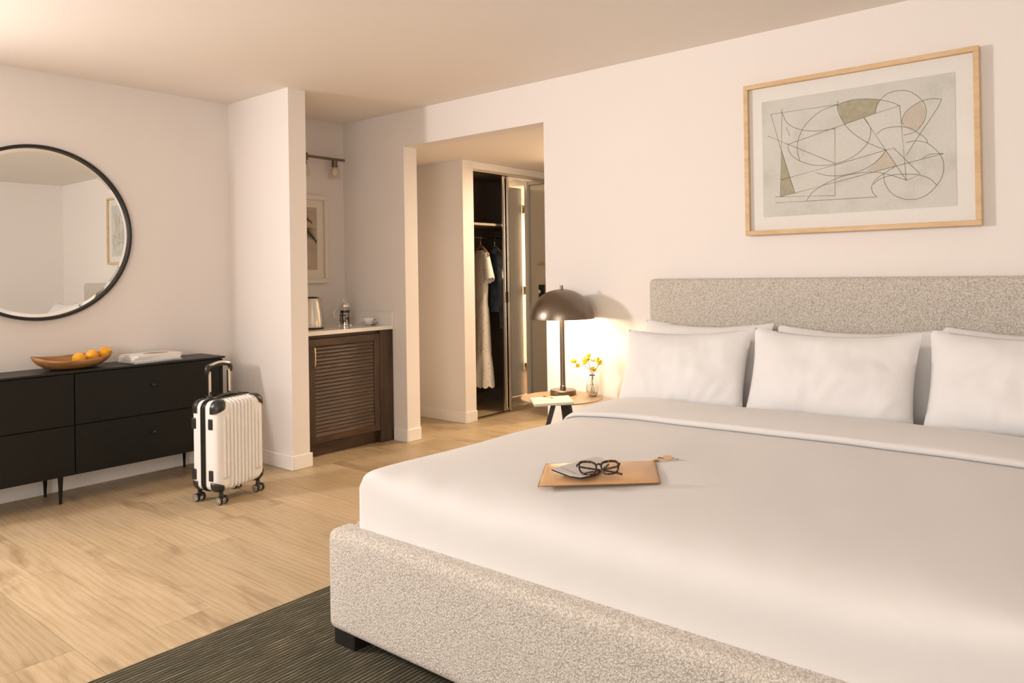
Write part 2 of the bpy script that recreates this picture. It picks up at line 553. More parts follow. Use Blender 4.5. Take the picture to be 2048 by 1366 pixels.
def wall(name, boxes, m='wall'):
    bm = new()
    for b in boxes: box(bm, *b)
    return struct(obj(name, bm, M[m]))
W2 = (-4.70, -3.70, 1.55, 2.20)     # window in wall_left: y0 y1 z0 z1
W1 = (-1.4, 0.85, 0.55, 2.35)     # opening added in wall_back for the fill light: x0 x1 z0 z1
wall('wall_left', [(XL - 0.16, XL, YB - 0.16, W2[0], 0, HC), (XL - 0.16, XL, W2[1], YR1, 0, HC),
                   (XL - 0.16, XL, W2[0], W2[1], 0, W2[2]), (XL - 0.16, XL, W2[0], W2[1], W2[3], HC)])
wall('wall_back', [(XL, W1[0], YB - 0.16, YB, 0, HC), (W1[1], XR, YB - 0.16, YB, 0, HC),
                   (W1[0], W1[1], YB - 0.16, YB, 0, W1[2]), (W1[0], W1[1], YB - 0.16, YB, W1[3], HC)])
wall('wall_right', [(XR, XR + 0.16, YB - 0.16, WT, 0, HC)])
wall('wall_head', [(XL, XO1, 0, WT, 0, HC), (XO1, XO2, 0, WT, HS, HC), (XO2, XR, 0, WT, 0, HC)])
wall('wall_stub', [(XL, XC, YC1, YC2, 0, HC)])
wall('ceiling', [(XL - 0.16, XR + 0.16, YB - 0.16, WT, HC, HC + 0.15)], 'ceiling')
wall('ceiling_hall', [(XL - 0.16, -2.1, WT, 3.9, HS, HS + 0.15)], 'ceiling')
wall('wall_return', [(XL - 0.16, XRET, YR1, YR2, 0, HS)])
wall('wall_hall_right', [(XO2, XO2 + 0.12, WT, YEND, 0, HS)])
DX0, DX1, DH = -4.045, -3.22, 2.2
wall('wall_hall_end', [(XL, -4.95, YEND, YEND + 0.12, 0, HS), (-4.95, -4.09, YEND, YEND + 0.12, 2.2, HS), (-4.09, DX0, YEND, YEND + 0.12, 0, HS),
                       (DX1, XO2 + 0.12, YEND, YEND + 0.12, 0, HS), (DX0, DX1, YEND, YEND + 0.12, DH, HS)])
wall('wall_bathroom', [(-4.17, -4.05, YEND + 0.12, 3.9, 0, HS), (-2.22, -2.1, YEND + 0.12, 3.9, 0, HS), (-4.05, -2.22, 3.78, 3.9, 0, HS), (-2.88, -2.22, YEND, YEND + 0.12, 0, HS)])
# window frames and panes (left wall, and one added on the back wall for fill, both outside the picture)
def window(name, axis, c, a0, a1, z0, z1, n):
    bm = new()
    t = 0.05
    def b(u0, u1, w0, w1):
        if axis == 0: box(bm, c - 0.03, c + 0.03, u0, u1, w0, w1)
        else: box(bm, u0, u1, c - 0.03, c + 0.03, w0, w1)
    b(a0, a1, z0, z0 + t); b(a0, a1, z1 - t, z1)
    for i in range(n + 1):
        u = a0 + (a1 - a0 - t) * i / n
        b(u, u + t, z0 + t, z1 - t)
    o = struct(obj(name, bm, M['trim']))
    for i in range(n):
        u0 = a0 + (a1 - a0 - t) * i / n + t
        u1 = a0 + (a1 - a0 - t) * (i + 1) / n
        bm = bx(c - 0.004, c + 0.004, u0, u1, z0 + t, z1 - t) if axis == 0 else bx(u0, u1, c - 0.004, c + 0.004, z0 + t, z1 - t)
        obj('pane', bm, M['glass'], o)
window('window_1', 0, XL - 0.10, W2[0], W2[1], W2[2], W2[3], 1)
window('fill_window', 1, YB - 0.10, W1[0], W1[1], W1[2], W1[3], 2)  # added window, only there to let the fill light in

# baseboards
BH, BT = 0.095, 0.014
def base(name, boxes):
    bm = new()
    for b in boxes: box(bm, *b, 0.0005, BH, bev=0.003, seg=1)
    return struct(obj(name, bm, M['trim']))
base('baseboard_left', [(XL, XL + BT, YB, YC1)])
base('baseboard_stub', [(XL + BT, XC + BT, YC1 - BT, YC1), (XC, XC + BT, YC1, YC2 + BT)])
base('baseboard_head_left', [(-4.505, XO1 + BT, -BT, 0), (XO1, XO1 + BT, 0, WT)])
base('baseboard_head_right', [(XO2 - BT, XR, -BT, 0), (XO2 - BT, XO2, 0, WT)])
base('baseboard_return', [(XL, XRET + BT, YR1 - BT, YR1), (XRET, XRET + BT, YR1, YR2)])
base('baseboard_right', [(XR - BT, XR, YB, -BT)])
base('baseboard_back', [(XL, XR, YB, YB + BT)])
base('baseboard_hall_right', [(XO2 - BT, XO2, WT, YEND)])

# ------------------------------------------------------------------ bed
BX0, BX1, BY0 = -2.212, 0.0, -2.298
bed = thing('bed', 'king bed with beige boucle headboard, boucle rails and black block feet', 'bed', (-1.1, -1.2, 0))
def inbed(bm): return xf(bm, Matrix.Translation((1.1, 1.2, 0)))
def padded(x0, x1, y0, y1, z0, z1, r, n=16):
    bm = rbox((x1 - x0) / 2, (y1 - y0) / 2, (z1 - z0) / 2, r, n)
    xf(bm, Matrix.Translation(((x0 + x1) / 2, (y0 + y1) / 2, (z0 + z1) / 2)))
    return inbed(bm)
obj('headboard', padded(-2.167, -0.03, -0.125, -0.018, 0.06, 1.238, 0.03), M['boucle'], bed, smooth=True)
obj('foot_rail', padded(BX0, BX1, BY0, BY0 + 0.11, 0.055, 0.405, 0.035), M['boucle'], bed, smooth=True)
obj('side_rail', padded(BX0, BX0 + 0.10, BY0 + 0.10, -0.12, 0.055, 0.40, 0.035), M['boucle'], bed, smooth=True)
obj('side_rail', padded(BX1 - 0.10, BX1, BY0 + 0.10, -0.12, 0.055, 0.40, 0.035), M['boucle'], bed, smooth=True)
obj('slat_base', inbed(bx(BX0 + 0.09, BX1 - 0.09, BY0 + 0.1, -0.13, 0.22, 0.27)), M['black_leg'], bed)
for lx in (-2.185, -0.12):
    for ly in (BY0 + 0.012, -0.25):
        obj('foot', inbed(bx(lx, lx + 0.11, ly, ly + 0.10, 0.0095, 0.075, bev=0.004)), M['black_leg'], bed)
obj('mattress', padded(BX0 + 0.19, BX1 - 0.19, BY0 + 0.22, -0.13, 0.27, 0.558, 0.05, 8), M['sheet'], bed, smooth=True)

# rug under the bed
bm = rbox(1.65, 1.9, 0.0045, 0.0035, 3)
rug = obj('area_rug', bm, M['rug'])
rug.location = (-2.602 + 1.65, -2.0 + 0.45 - 1.9, 0.0046)
tag(rug, 'dark olive brown ribbed rug lying under the bed foot on oak planks', 'rug')

# duvet: pulled over the mattress and tucked inside the rails, its top edge turned down
DXC, DHW, DY0, DY1 = -1.095, 1.008, -2.225, -0.705
def dome(t, p): return max(0.0, 1 - min(1, abs(t)) ** p) ** (1 / p)
def smin(a, b, k=0.10):
    h = max(0, min(1, 0.5 + 0.5 * (b - a) / k))
    return b * (1 - h) + a * h - k * h * (1 - h)
def duvet_z(x, y):
    X = (x - DXC) / DHW
    Y = 0 if y > -1.25 else (-1.25 - y) / (-1.25 - DY0)
    z = 0.385 + 0.240 * smin(dome(X, 10.0 + 5 * Y), dome(Y, 6.0 + 9 * min(1, abs(X)) ** 6))
    n = noise.noise(Vector((x * 2.1, y * 2.3, 3.0))) * 0.006 + noise.noise(Vector((x * 5.0 + y * 2, y * 3.0, 9.0))) * 0.0025
    return z + n * min(1, dome(X, 4) * dome(Y, 4) * 1.4)
def grid_t(n): return [math.copysign(1 - (1 - abs(t)) ** 2.0, t) for t in (2 * i / n - 1 for i in range(n + 1))]
bm = new()
rows = []
ys = [DY1 + (-1.25 - DY1) * i / 24 for i in range(25)] + [-1.25 + (DY0 + 1.25) * (1 - (1 - i / 56) ** 2.0) for i in range(1, 57)]
for y in ys:
    row = []
    for t in grid_t(120):
        x = DXC + DHW * t
        z = duvet_z(x, y)
        Y = max(0, (-1.25 - y) / (-1.25 - DY0))
        # creases that fan up from the tucked foot edge
        k = max(0, min(1, (Y - 0.82) / 0.14)) * (1 - max(0, (Y - 0.985) / 0.015))
        z += k * 0.006 * noise.noise(Vector((x * 9, y * 4, 1.0)))
        # the side bellies out a little past the tuck
        bulge = 0.03 * math.sin(PI * max(0, min(1, (0.57 - z) / 0.185))) if abs(t) > 0.9 else 0
        row.append((x + math.copysign(bulge, t), y, z))
    rows.append(row)
surf(bm, rows)
duvet = obj('duvet', bm, M['sheet'], smooth=True)
tag(duvet, 'smooth white cotton duvet tucked into the boucle bed with folded-back top', 'duvet')
bm = new()
rows = []
def fold_front(x): return -0.985 - 0.02 * math.sin(x * 2.2) - 0.05 * max(0, (-1.75 - x) / 0.3)
for t in grid_t(110):
    x = DXC + (DHW + 0.004) * t
    yf, row = fold_front(x), []
    n = 40
    for i in range(n + 1):
        s = i / n
        a = -0.4 * PI + s * 7.2                                     # rounded lip then a flat run
        if s < 0.25:
            ang = -PI / 2 + s / 0.25 * PI
            y, h = yf + 0.016 * (1 - math.cos(ang)), 0.016 + 0.015 * math.sin(ang)
            y = yf + 0.016 - 0.016 * math.cos(ang) 
        else:
            q = (s - 0.25) / 0.75
            y = yf + 0.016 + q * (-0.695 - yf - 0.016)
            h = 0.031 + 0.026 * math.sin(min(1, q * 1.25) * PI * 0.62) + 0.004 * noise.noise(Vector((x * 3, y * 6, 5)))
        X = (x - DXC) / DHW
        row.append((x, y, duvet_z(max(DXC - DHW, min(DXC + DHW, x)), y) + h * (0.35 + 0.65 * dome(X, 3))))
    for dy_, dz_ in ((0.006, 0.004), (0.009, 0.014), (0.009, 0.05)):      # rolls down behind the fold to the mattress
        row.append((x, row[n][1] + dy_, max(0.385, row[n][2] - dz_)))
    rows.append(row)
surf(bm, rows)
obj('turned_down_edge', bm, M['sheet'], duvet, smooth=True)

# pillows
def pillow(W, H, T, seed):
    bm = new()
    n, m = 44, 30
    for side in (1, -1):
        rows = []
        for i in range(n + 1):
            u = 2 * i / n - 1
            row = []
            for j in range(m + 1):
                v = 2 * j / m - 1
                x = W / 2 * u * (1 - 0.055 * (1 - v * v))
                y = H / 2 * v * (1 - 0.13 * (1 - u * u) ** 1.1)
                th = T / 2 * (max(0, 1 - abs(u) ** 2.6) ** 0.62) * (max(0, 1 - abs(v) ** 2.6) ** 0.62)
                wr = noise.noise(Vector((u * 2.2 + seed, v * 2.0, seed * 1.7))) * 0.016 + noise.noise(Vector((u * 7 * (1 + abs(v)) + seed, v * 3, seed))) * 0.006
                z = side * (th + wr * min(1, th * 18))
                row.append((x, y, z))
            rows.append(row)
        surf(bm, rows)
    bmesh.ops.remove_doubles(bm, verts=bm.verts[:], dist=1e-5)
    return bm
def put_pillow(xc, ytop, ybot, ztop, W, H, T, seed, label, rot=0.0, roll=0.0):
    o = obj('pillow', pillow(W, H, T, seed), M['pillow'], auto=75)
    dy, dz = ytop - ybot, math.sqrt(max(0.01, H * H - (ytop - ybot) ** 2))
    o.rotation_euler = (Matrix.Rotation(rot, 4, 'Z') @ Matrix.Rotation(math.atan2(dz, dy), 4, 'X') @ Matrix.Rotation(roll, 4, 'Z')).to_euler()
    o.location = (xc, (ytop + ybot) / 2, ztop - dz / 2)
    tag(o, label, 'pillow', 'white bed pillows against the headboard')
put_pillow(-1.77, -0.20, -0.33, 1.012, 0.72, 0.44, 0.12, 1, 'white pillow resting on the headboard behind the pillow beside the lamp', 0.02)
put_pillow(-1.02, -0.20, -0.33, 1.005, 0.74, 0.44, 0.12, 2, 'white pillow resting on the headboard behind the middle pillow')
put_pillow(-0.30, -0.20, -0.33, 1.02, 0.72, 0.44, 0.12, 3, 'white pillow resting on the headboard behind the pillow farthest from the lamp')
put_pillow(-1.768, -0.40, -0.60, 0.985, 0.69, 0.47, 0.17, 4, 'plump white front pillow closest to the glowing table lamp', 0.0, 0.045)
put_pillow(-1.055, -0.42, -0.60, 1.005, 0.725, 0.47, 0.17, 5, 'plump white front pillow in the middle of the row of three')
put_pillow(-0.32, -0.40, -0.60, 1.02, 0.71, 0.47, 0.17, 6, 'plump white front pillow farthest from the table lamp', -0.03)

# ------------------------------------------------------------------ framed abstract print above the bed
art = thing('framed_art', 'large maple framed abstract line drawing with white mat above headboard', 'picture', (-1.07, 0, 1.4634))
AX0, AX1, AZ0, AZ1, AD = -1.6147, -0.5243, 1.4634, 2.261, 0.045
def inart(bm): return xf(bm, Matrix.Translation((1.07, 0, -1.4634)))
fw = 0.024
for (x0, x1, z0, z1) in ((AX0, AX1, AZ1 - fw, AZ1), (AX0, AX1, AZ0, AZ0 + fw), (AX0, AX0 + fw, AZ0 + fw, AZ1 - fw), (AX1 - fw, AX1, AZ0 + fw, AZ1 - fw)):
    obj('frame_bar', inart(bx(x0, x1, -AD, -0.002, z0, z1, bev=0.002, seg=1)), M['pale_wood'], art)
board = obj('mat_board', inart(bx(AX0 + fw, AX1 - fw, -0.022, -0.004, AZ0 + fw, AZ1 - fw)), M['mat_board'], art)
def Z1(zx, zy, y=-0.03):        # a pixel of the photograph's picture, on the print's plane
    p = at(1460 + zx / 3.2517, 70 + zy / 3.2517, 1, y)
    # the four corners of the print are square in the place
    return Vector((p.x, 0, p.z))
_q = [Z1(*c) for c in ((205, 1187), (1460, 1110), (1475, 235), (215, 435))]
PX0, PX1 = (_q[0].x + _q[3].x) / 2, (_q[1].x + _q[2].x) / 2
PZ0, PZ1 = (_q[0].z + _q[1].z) / 2, (_q[2].z + _q[3].z) / 2
def A(zx, zy, lift):
    p = Z1(zx, zy)
    # undo the small lean between the photo's outline and the upright frame
    s = (p.z - PZ0) / (PZ1 - PZ0)
    xl = _q[0].x + (_q[3].x - _q[0].x) * s
    xr = _q[1].x + (_q[2].x - _q[1].x) * s
    u = (p.x - xl) / (xr - xl)
    zb = _q[0].z + (_q[1].z - _q[0].z) * u
    zt = _q[3].z + (_q[2].z - _q[3].z) * u
    return Vector((PX0 + u * (PX1 - PX0), -0.0245 - lift, PZ0 + (p.z - zb) / (zt - zb) * (PZ1 - PZ0)))
sheet = obj('print', inart(bx(PX0, PX1, -0.0245, -0.022, PZ0, PZ1)), M['art'], art)
def fillshape(pts, m, lift):
    bm = new()
    prism(bm, [A(x, y, lift) for x, y in pts], (0, -1, 0), 0.0003)
    obj('wash', inart(bm), M[m], sheet)
fillshape([(705, 450), (800, 420), (900, 413), (985, 420), (965, 455), (950, 508), (750, 578), (722, 525)], 'olive_fill', 0)
fillshape([(335, 745), (412, 1028), (318, 1052)], 'olive_fill', 0)
fillshape([(1120, 560), (1140, 510), (1180, 470), (1250, 430), (1278, 490), (1265, 560), (1230, 605), (1180, 620), (1130, 600)], 'tan_fill', 0)
fillshape([(1010, 748), (1075, 850), (960, 882), (885, 885), (930, 835)], 'tan_fill', 0)
art_lines = [
    [(272, 513), (705, 450)], [(1110, 457), (950, 508), (750, 578), (378, 710)], [(1110, 455), (1137, 945)], [(875, 535), (1010, 748), (1137, 945)],
    [(325, 942), (680, 845), (1010, 748), (1062, 735), (1230, 905), (1140, 945)], [(272, 513), (330, 740), (412, 1028)], [(345, 480), (318, 1050)],
    [(685, 605), (672, 1045)], [(248, 655), (378, 710), (680, 835)], [(412, 1028), (670, 960), (1080, 850), (1385, 770)], [(285, 1053), (672, 1045)],
    [(285, 1093), (500, 1080), (945, 1053)], [(318, 1052), (412, 1028)], [(370, 600), (390, 652)]]
art_arcs = [
    [(705, 450), (800, 420), (900, 413), (985, 420), (1060, 436), (1110, 457)], [(345, 500), (370, 560), (420, 600), (500, 620), (600, 620), (690, 605)],
    [(710, 450), (600, 490), (520, 555), (470, 620), (440, 700), (438, 760), (450, 815)],
    [(375, 710), (385, 760), (420, 800), (480, 830), (560, 848), (680, 838), (780, 800), (850, 750), (900, 690), (918, 620), (910, 590), (890, 555), (875, 535)],
    [(712, 425), (705, 460), (715, 510), (750, 580), (800, 635), (870, 685), (940, 720), (1010, 748)],
    [(950, 508), (960, 460), (990, 415), (1040, 375), (1110, 358), (1180, 365), (1240, 405), (1275, 455), (1280, 510), (1265, 560), (1230, 605), (1190, 635), (1130, 650)],
    [(1130, 580), (1120, 560), (1140, 510), (1180, 470), (1250, 430), (1320, 412), (1385, 415)], [(1385, 415), (1350, 480), (1280, 580), (1210, 680), (1140, 785)],
    [(955, 645), (1000, 610), (1080, 595), (1160, 600), (1230, 640), (1270, 670), (1285, 700)],
    [(1140, 700), (1200, 688), (1270, 698), (1330, 740), (1370, 790), (1383, 850), (1370, 920), (1335, 975), (1280, 1030), (1220, 1062), (1160, 1070), (1100, 1062), (1040, 1030), (1000, 970), (990, 900)],
    [(920, 975), (960, 940), (1040, 912), (1130, 905), (1220, 910), (1290, 935), (1335, 978)], [(1240, 805), (1300, 775), (1385, 770)],
    [(550, 895), (640, 915), (740, 910), (850, 880), (930, 835), (985, 785), (1010, 748)],
    [(485, 1082), (520, 1030), (580, 985), (640, 955), (720, 920), (850, 895), (950, 893), (1050, 915), (1137, 945)],
    [(945, 1053), (920, 1030), (910, 990), (930, 950), (985, 905), (1075, 850)]]
for L in [[A(x, y, 0.0004) for x, y in l] for l in art_lines] + [spline([A(x, y, 0.0004) for x, y in l], 6) for l in art_arcs]:
    obj('drawn_line', inart(tube(new(), L, 0.0010, 4)), M['ink'], sheet)
obj('glazing', inart(bx(AX0 + fw, AX1 - fw, -0.034, -0.032, AZ0 + fw, AZ1 - fw)), M['glass'], art)

# ------------------------------------------------------------------ dresser with things on it
DRX0, DRX1, DRY0, DRY1, DRZ0, DRZ1 = -5.092, -4.775, -3.07, -1.262, 0.158, 0.757
dr = thing('dresser', 'long low matte black dresser with four drawers on thin tapered legs', 'dresser', (-4.93, -2.16, 0))
def indr(bm): return xf(bm, Matrix.Translation((4.93, 2.16, 0)))
obj('body', indr(bx(DRX0, DRX1 - 0.018, DRY0, DRY1, DRZ0, DRZ1 - 0.012, bev=0.002, seg=1)), M['dresser'], dr)
obj('top', indr(bx(DRX0, DRX1 + 0.006, DRY0 - 0.012, DRY1 + 0.016, DRZ1 - 0.012, DRZ1, bev=0.002, seg=1)), M['dresser_top'], dr)
ymid, zmid = -2.166, 0.445
for (y0, y1) in ((DRY0 + 0.004, ymid - 0.003), (ymid + 0.003, DRY1 - 0.022)):
    for (z0, z1) in ((DRZ0 + 0.002, zmid - 0.003), (zmid + 0.003, DRZ1 - 0.016)):
        d = obj('drawer', indr(bx(DRX1 - 0.018, DRX1, y0, y1, z0, z1, bev=0.0015, seg=1)), M['dresser'], dr)
        yc, zc = (y0 + y1) / 2, (z0 + z1) / 2 + 0.03
        bm = lathe(new(), [(0, 0.020), (0.010, 0.019), (0.012, 0.014), (0.006, 0.009), (0.005, 0.0)], 16)
        xf(bm, Matrix.Translation((DRX1, yc, zc)) @ Matrix.Rotation(PI / 2, 4, 'Y'))
        obj('knob', indr(bm), M['black_leg'], d, smooth=True)
obj('end_panel', indr(bx(DRX1 - 0.018, DRX1, DRY1 - 0.019, DRY1, DRZ0, DRZ1 - 0.016)), M['dresser'], dr)
for lx in (DRX0 + 0.05, DRX1 - 0.03):
    for ly in (-2.99, -2.235, -1.40):
        bm = new()
        tube(bm, [(lx, ly, DRZ0), (lx, ly, 0.002)], [0.0145, 0.0075], 14)
        obj('leg', indr(bm), M['dresser'], dr, auto=40)

# wooden bowl
p0, p1 = at(62, 715, 0, -4.92), at(224, 708, 0, -4.92)
byc, bhl = (p0.y + p1.y) / 2, (p1.y - p0.y) / 2
BWX, BZ = -4.925, DRZ1 + 0.001
bm = new()
n = 48
prof = [(0.0, 0.0), (0.45, 0.0), (0.66, 0.012), (0.85, 0.042), (0.96, 0.072), (1.0, 0.094), (0.975, 0.097), (0.93, 0.084), (0.82, 0.055), (0.62, 0.026), (0.40, 0.016), (0.0, 0.014)]
rings = []
for r, z in prof:
    if r == 0: rings.append([bm.verts.new((0, 0, z))]); continue
    ring = []
    for k in range(n):
        a = 2 * PI * k / n
        e = 1 + 0.22 * abs(math.sin(a)) ** 3 * (r if z > 0.03 else 0.3) + 0.03 * math.sin(3 * a + 1) - (0.24 * max(0, math.cos(a)) ** 2 if z > 0.03 else 0)
        ring.append(bm.verts.new((0.128 * r * math.cos(a), bhl * r * math.sin(a), 0.74 * z * e)))
    rings.append(ring)
for P, Q in zip(rings, rings[1:]):
    for k in range(n):
        if len(P) == 1: bm.faces.new((P[0], Q[k], Q[(k + 1) % n]))
        elif len(Q) == 1: bm.faces.new((P[k], P[(k + 1) % n], Q[0]))
        else: bm.faces.new((P[k], P[(k + 1) % n], Q[(k + 1) % n], Q[k]))
bowl = obj('wooden_bowl', bm, M['bowl'], smooth=True)
bowl.location = (BWX, byc, BZ)
tag(bowl, 'long oval carved wooden bowl holding yellow citrus on the black dresser', 'bowl')
def fruit(x, y, z, r, rot, label):
    prof = [(0, -1.08), (0.22, -1.02), (0.62, -0.80), (0.92, -0.40), (1.0, 0), (0.92, 0.40), (0.62, 0.80), (0.24, 1.04), (0.10, 1.16), (0, 1.18)]
    bm = lathe(new(), [(a * r, b * r * 1.05) for a, b in prof], 20)
    o = obj('citrus_fruit', bm, M['citrus'], smooth=True)
    o.location, o.rotation_euler = (x, y, z), rot
    tag(o, label, 'fruit', 'citrus in the wooden bowl')
fz = BZ + 0.050
fruit(BWX + 0.012, byc + 0.03, fz + 0.006, 0.036, (1.2, 0.3, 0.4), 'yellow citrus fruit lying lowest in the wooden bowl, nearest its middle')
fruit(BWX - 0.012, byc + 0.110, fz + 0.014, 0.037, (1.5, 0, 1.1), 'yellow citrus fruit between two others in the wooden bowl')
fruit(BWX - 0.022, byc + 0.190, fz + 0.028, 0.036, (0.9, 0.6, 0.2), 'yellow citrus fruit sitting highest in the wooden bowl near its raised end')
bm = lathe(new(), [(0, -0.02), (0.010, -0.014), (0.013, 0), (0.010, 0.014), (0, 0.02)], 12)
o = obj('dried_fig', bm, M['date'], smooth=True)
o.location, o.rotation_euler = (BWX - 0.01, byc + 0.235 if bhl > 0.25 else byc + bhl * 0.88, BZ + 0.076), (0.9, 0.4, 0)
tag(o, 'small dark dried fruit at the raised end of the wooden bowl', 'fruit')

# magazines
def magazine(yc, xc, z, L, Wd, T, rz, label, cover='paper'):
    t = thing('magazine', label, 'magazine', (xc, yc, z), rz, 'magazines stacked on the dresser')
    obj('pages', bx(-Wd / 2 + 0.002, Wd / 2 - 0.002, -L / 2 + 0.002, L / 2 - 0.002, 0.0012, T - 0.0012), M['pages'], t)
    obj('cover', bx(-Wd / 2, Wd / 2, -L / 2, L / 2, T - 0.0012, T), M[cover], t)
    obj('cover', bx(-Wd / 2, Wd / 2, -L / 2, L / 2, 0, 0.0012), M[cover], t)
    obj('spine', bx(Wd / 2 - 0.0012, Wd / 2, -L / 2, L / 2, 0.0012, T - 0.0012), M[cover], t)
    return t
pm0, pm1 = at(258, 716, 0, -4.82), at(350, 716, 0, -4.82)
myc = (pm0.y + pm1.y) / 2 + 0.03
z = DRZ1 + 0.001
magazine(myc + 0.005, -4.93, z, 0.30, 0.225, 0.010, 0.05, 'bottom magazine of the stack, pale blue edged, on the black dresser', 'cover_blue'); z += 0.0103
magazine(myc + 0.000, -4.925, z, 0.295, 0.22, 0.013, -0.04, 'thick white magazine second from the bottom of the stack'); z += 0.0133
magazine(myc + 0.004, -4.93, z, 0.295, 0.22, 0.011, 0.03, 'white magazine just under the top one of the stack'); z += 0.0113
t = magazine(myc + 0.012, -4.93, z, 0.29, 0.22, 0.012, 0.09, 'top magazine of the stack with brown picture on its white cover')
bm = new()
prism(bm, [(0.05 * math.cos(a) * 1.3 + 0.0, 0.08 * math.sin(a) + 0.03, 0.0121) for a in (2 * PI * k / 20 for k in range(20))], (0, 0, 1), 0.0003)
obj('cover_picture', bm, M['print_brown'], t)

# round mirror
pc_t, pc_b, pc_r = at(72, 289, 0, XL + 0.03), at(72, 642, 0, XL + 0.03), at(267, 475, 0, XL + 0.03)
MR = ((pc_t.z - pc_b.z) / 2 + (pc_r.y - pc_t.y)) / 2
MR = 0.525
mz, my = (pc_t.z + pc_b.z) / 2, pc_r.y - MR - 0.01
mir = thing('round_mirror', 'large round wall mirror with thin black frame above the dresser', 'mirror', (XL, my, mz))
bm = lathe(new(), [(MR - 0.018, 0.004), (MR - 0.018, 0.034), (MR - 0.014, 0.037), (MR - 0.003, 0.037), (MR, 0.033), (MR, 0.004)], 128, closed=True)
obj('frame', xf(bm, Matrix.Rotation(PI / 2, 4, 'Y')), M['mirror_frame'], mir, auto=35)
R2 = MR - 0.0185
bm = lathe(new(), [(0, 0.006), (R2, 0.006), (R2, 0.0170), (R2 - 0.022, 0.0185), (0, 0.0185)], 128)
obj('mirror_glass', xf(bm, Matrix.Rotation(PI / 2, 4, 'Y')), M['mirror'], mir, auto=1)

# ------------------------------------------------------------------ suitcase
SC = thing('suitcase', 'white ribbed hard shell cabin suitcase with black corners and raised handle', 'suitcase', (-4.165, -1.565, 0), math.radians(14))
# local axes: x = depth (front is +x), y = width
SW, SD, SZ0, SZ1 = 0.178, 0.108, 0.072, 0.582
def shell(x0, x1, n=20):
    bm = rbox((x1 - x0) / 2, SW, (SZ1 - SZ0) / 2, 0.042, n)
    return xf(bm, Matrix.Translation(((x0 + x1) / 2, 0, (SZ0 + SZ1) / 2)))
front = obj('front_shell', shell(0.012 - 0.06, SD), M['shell'], SC, smooth=True)
backs = obj('back_shell', shell(-SD, -0.018 + 0.06), M['shell'], SC, smooth=True)
bm = new()
def rrect(hy, z0, z1, r, k=8):
    out = []
    for cy_, cz_, a0 in ((hy - r, z1 - r, 0), (-(hy - r), z1 - r, 90), (-(hy - r), z0 + r, 180), (hy - r, z0 + r, 270)):
        for i in range(k + 1):
            a = math.radians(a0 + 90 * i / k)
            out.append((cy_ + r * math.cos(a), cz_ + r * math.sin(a)))
    return out
rr_o = rrect(SW + 0.004, SZ0 - 0.004, SZ1 + 0.004, 0.05)
prism(bm, [(-0.024, y, z) for y, z in rr_o], (1, 0, 0), 0.036)
zip_ = obj('zip_band', bm, M['black_plastic'], SC, auto=40)
for xz in (-0.013, 0.001):
    obj('zipper', tube(new(), [(xz, y * 1.012, SZ0 + (SZ1 - SZ0) / 2 + (z - (SZ0 + SZ1) / 2) * 1.008) for y, z in rrect(SW + 0.004, SZ0 - 0.004, SZ1 + 0.004, 0.05)], 0.0022, 6, closed=True), M['rubber'], zip_)
nr = 11
for i in range(nr):
    y = -SW + 0.045 + (2 * SW - 0.09) * i / (nr - 1)
    outer = i in (0, 1, nr - 2, nr - 1)
    z0, z1 = (SZ0 + 0.062, SZ1 - 0.075) if outer else (SZ0 + 0.012, SZ1 - 0.012)
    pts = [(SD - 0.012, y, z0), (SD - 0.001, y, z0 + 0.012), (SD, y, z0 + 0.03), (SD, y, z1 - 0.03), (SD - 0.001, y, z1 - 0.012), (SD - 0.012, y, z1)]
    if not outer: pts = [(SD - 0.045, y, SZ0 + 0.001)] + pts + [(SD - 0.045, y, SZ1 - 0.001)]
    obj('rib', tube(new(), [(a_ + 0.0015, b_, c_) for a_, b_, c_ in pts], 0.0082, 10), M['shell'], SC, smooth=True)
def corner_guard(sx, sy, sz, reach):
    bm = shell(0.012 - 0.06, SD, 30) if sx > 0 else shell(-SD, -0.018 + 0.06, 30)
    c = Vector((sx * SD, sy * SW, SZ1 if sz > 0 else SZ0))
    def cut(p, n):
        bmesh.ops.bisect_plane(bm, geom=bm.verts[:] + bm.edges[:] + bm.faces[:], plane_co=p, plane_no=n, clear_inner=True)
    cut(c - Vector((sx * 0.055, 0, 0)), Vector((sx, 0, 0)))
    cut(c - Vector((0, sy * reach, 0)), Vector((0, sy, 0)))
    cut(c - Vector((0, 0, sz * reach)), Vector((0, 0, sz)))
    cut(c - Vector((0, sy, sz)) * reach * 0.62, Vector((0, sy, sz)))
    cut(c - Vector((0, sy * reach, 0)) * 0.88 , Vector((0, sy, sz * 0.45)))
    cut(c - Vector((0, 0, sz * reach)) * 0.88 , Vector((0, sy * 0.45, sz)))
    bmesh.ops.recalc_face_normals(bm, faces=bm.faces[:])
    cen = Vector(((SD - 0.03) * sx * 0.3, 0, (SZ0 + SZ1) / 2))
    r = bmesh.ops.extrude_face_region(bm, geom=bm.faces[:])
    vs_ = [g for g in r['geom'] if isinstance(g, bmesh.types.BMVert)]
    inner = Vector((sx * (SD - 0.05), sy * (SW - 0.05), (SZ1 - 0.05) if sz > 0 else (SZ0 + 0.05)))
    for v in vs_: v.co += (v.co - inner).normalized() * 0.007
    obj('corner_guard', bm, M['black_plastic'], SC, smooth=True)
for sx in (1, -1):
    for sy in (1, -1):
        for sz in (1, -1): corner_guard(sx, sy, sz, 0.075 if sz > 0 else 0.062)
for x in (0.052, -0.078):                     # side bumper studs
    for z in (0.165, 0.455):
        for s in (-1, 1):
            bm = rbox(0.0165, 0.006, 0.031, 0.0055, 5)
            xf(bm, Matrix.Translation((x, s * SW, z)))
            obj('bumper', bm, M['black_plastic'], SC, smooth=True)
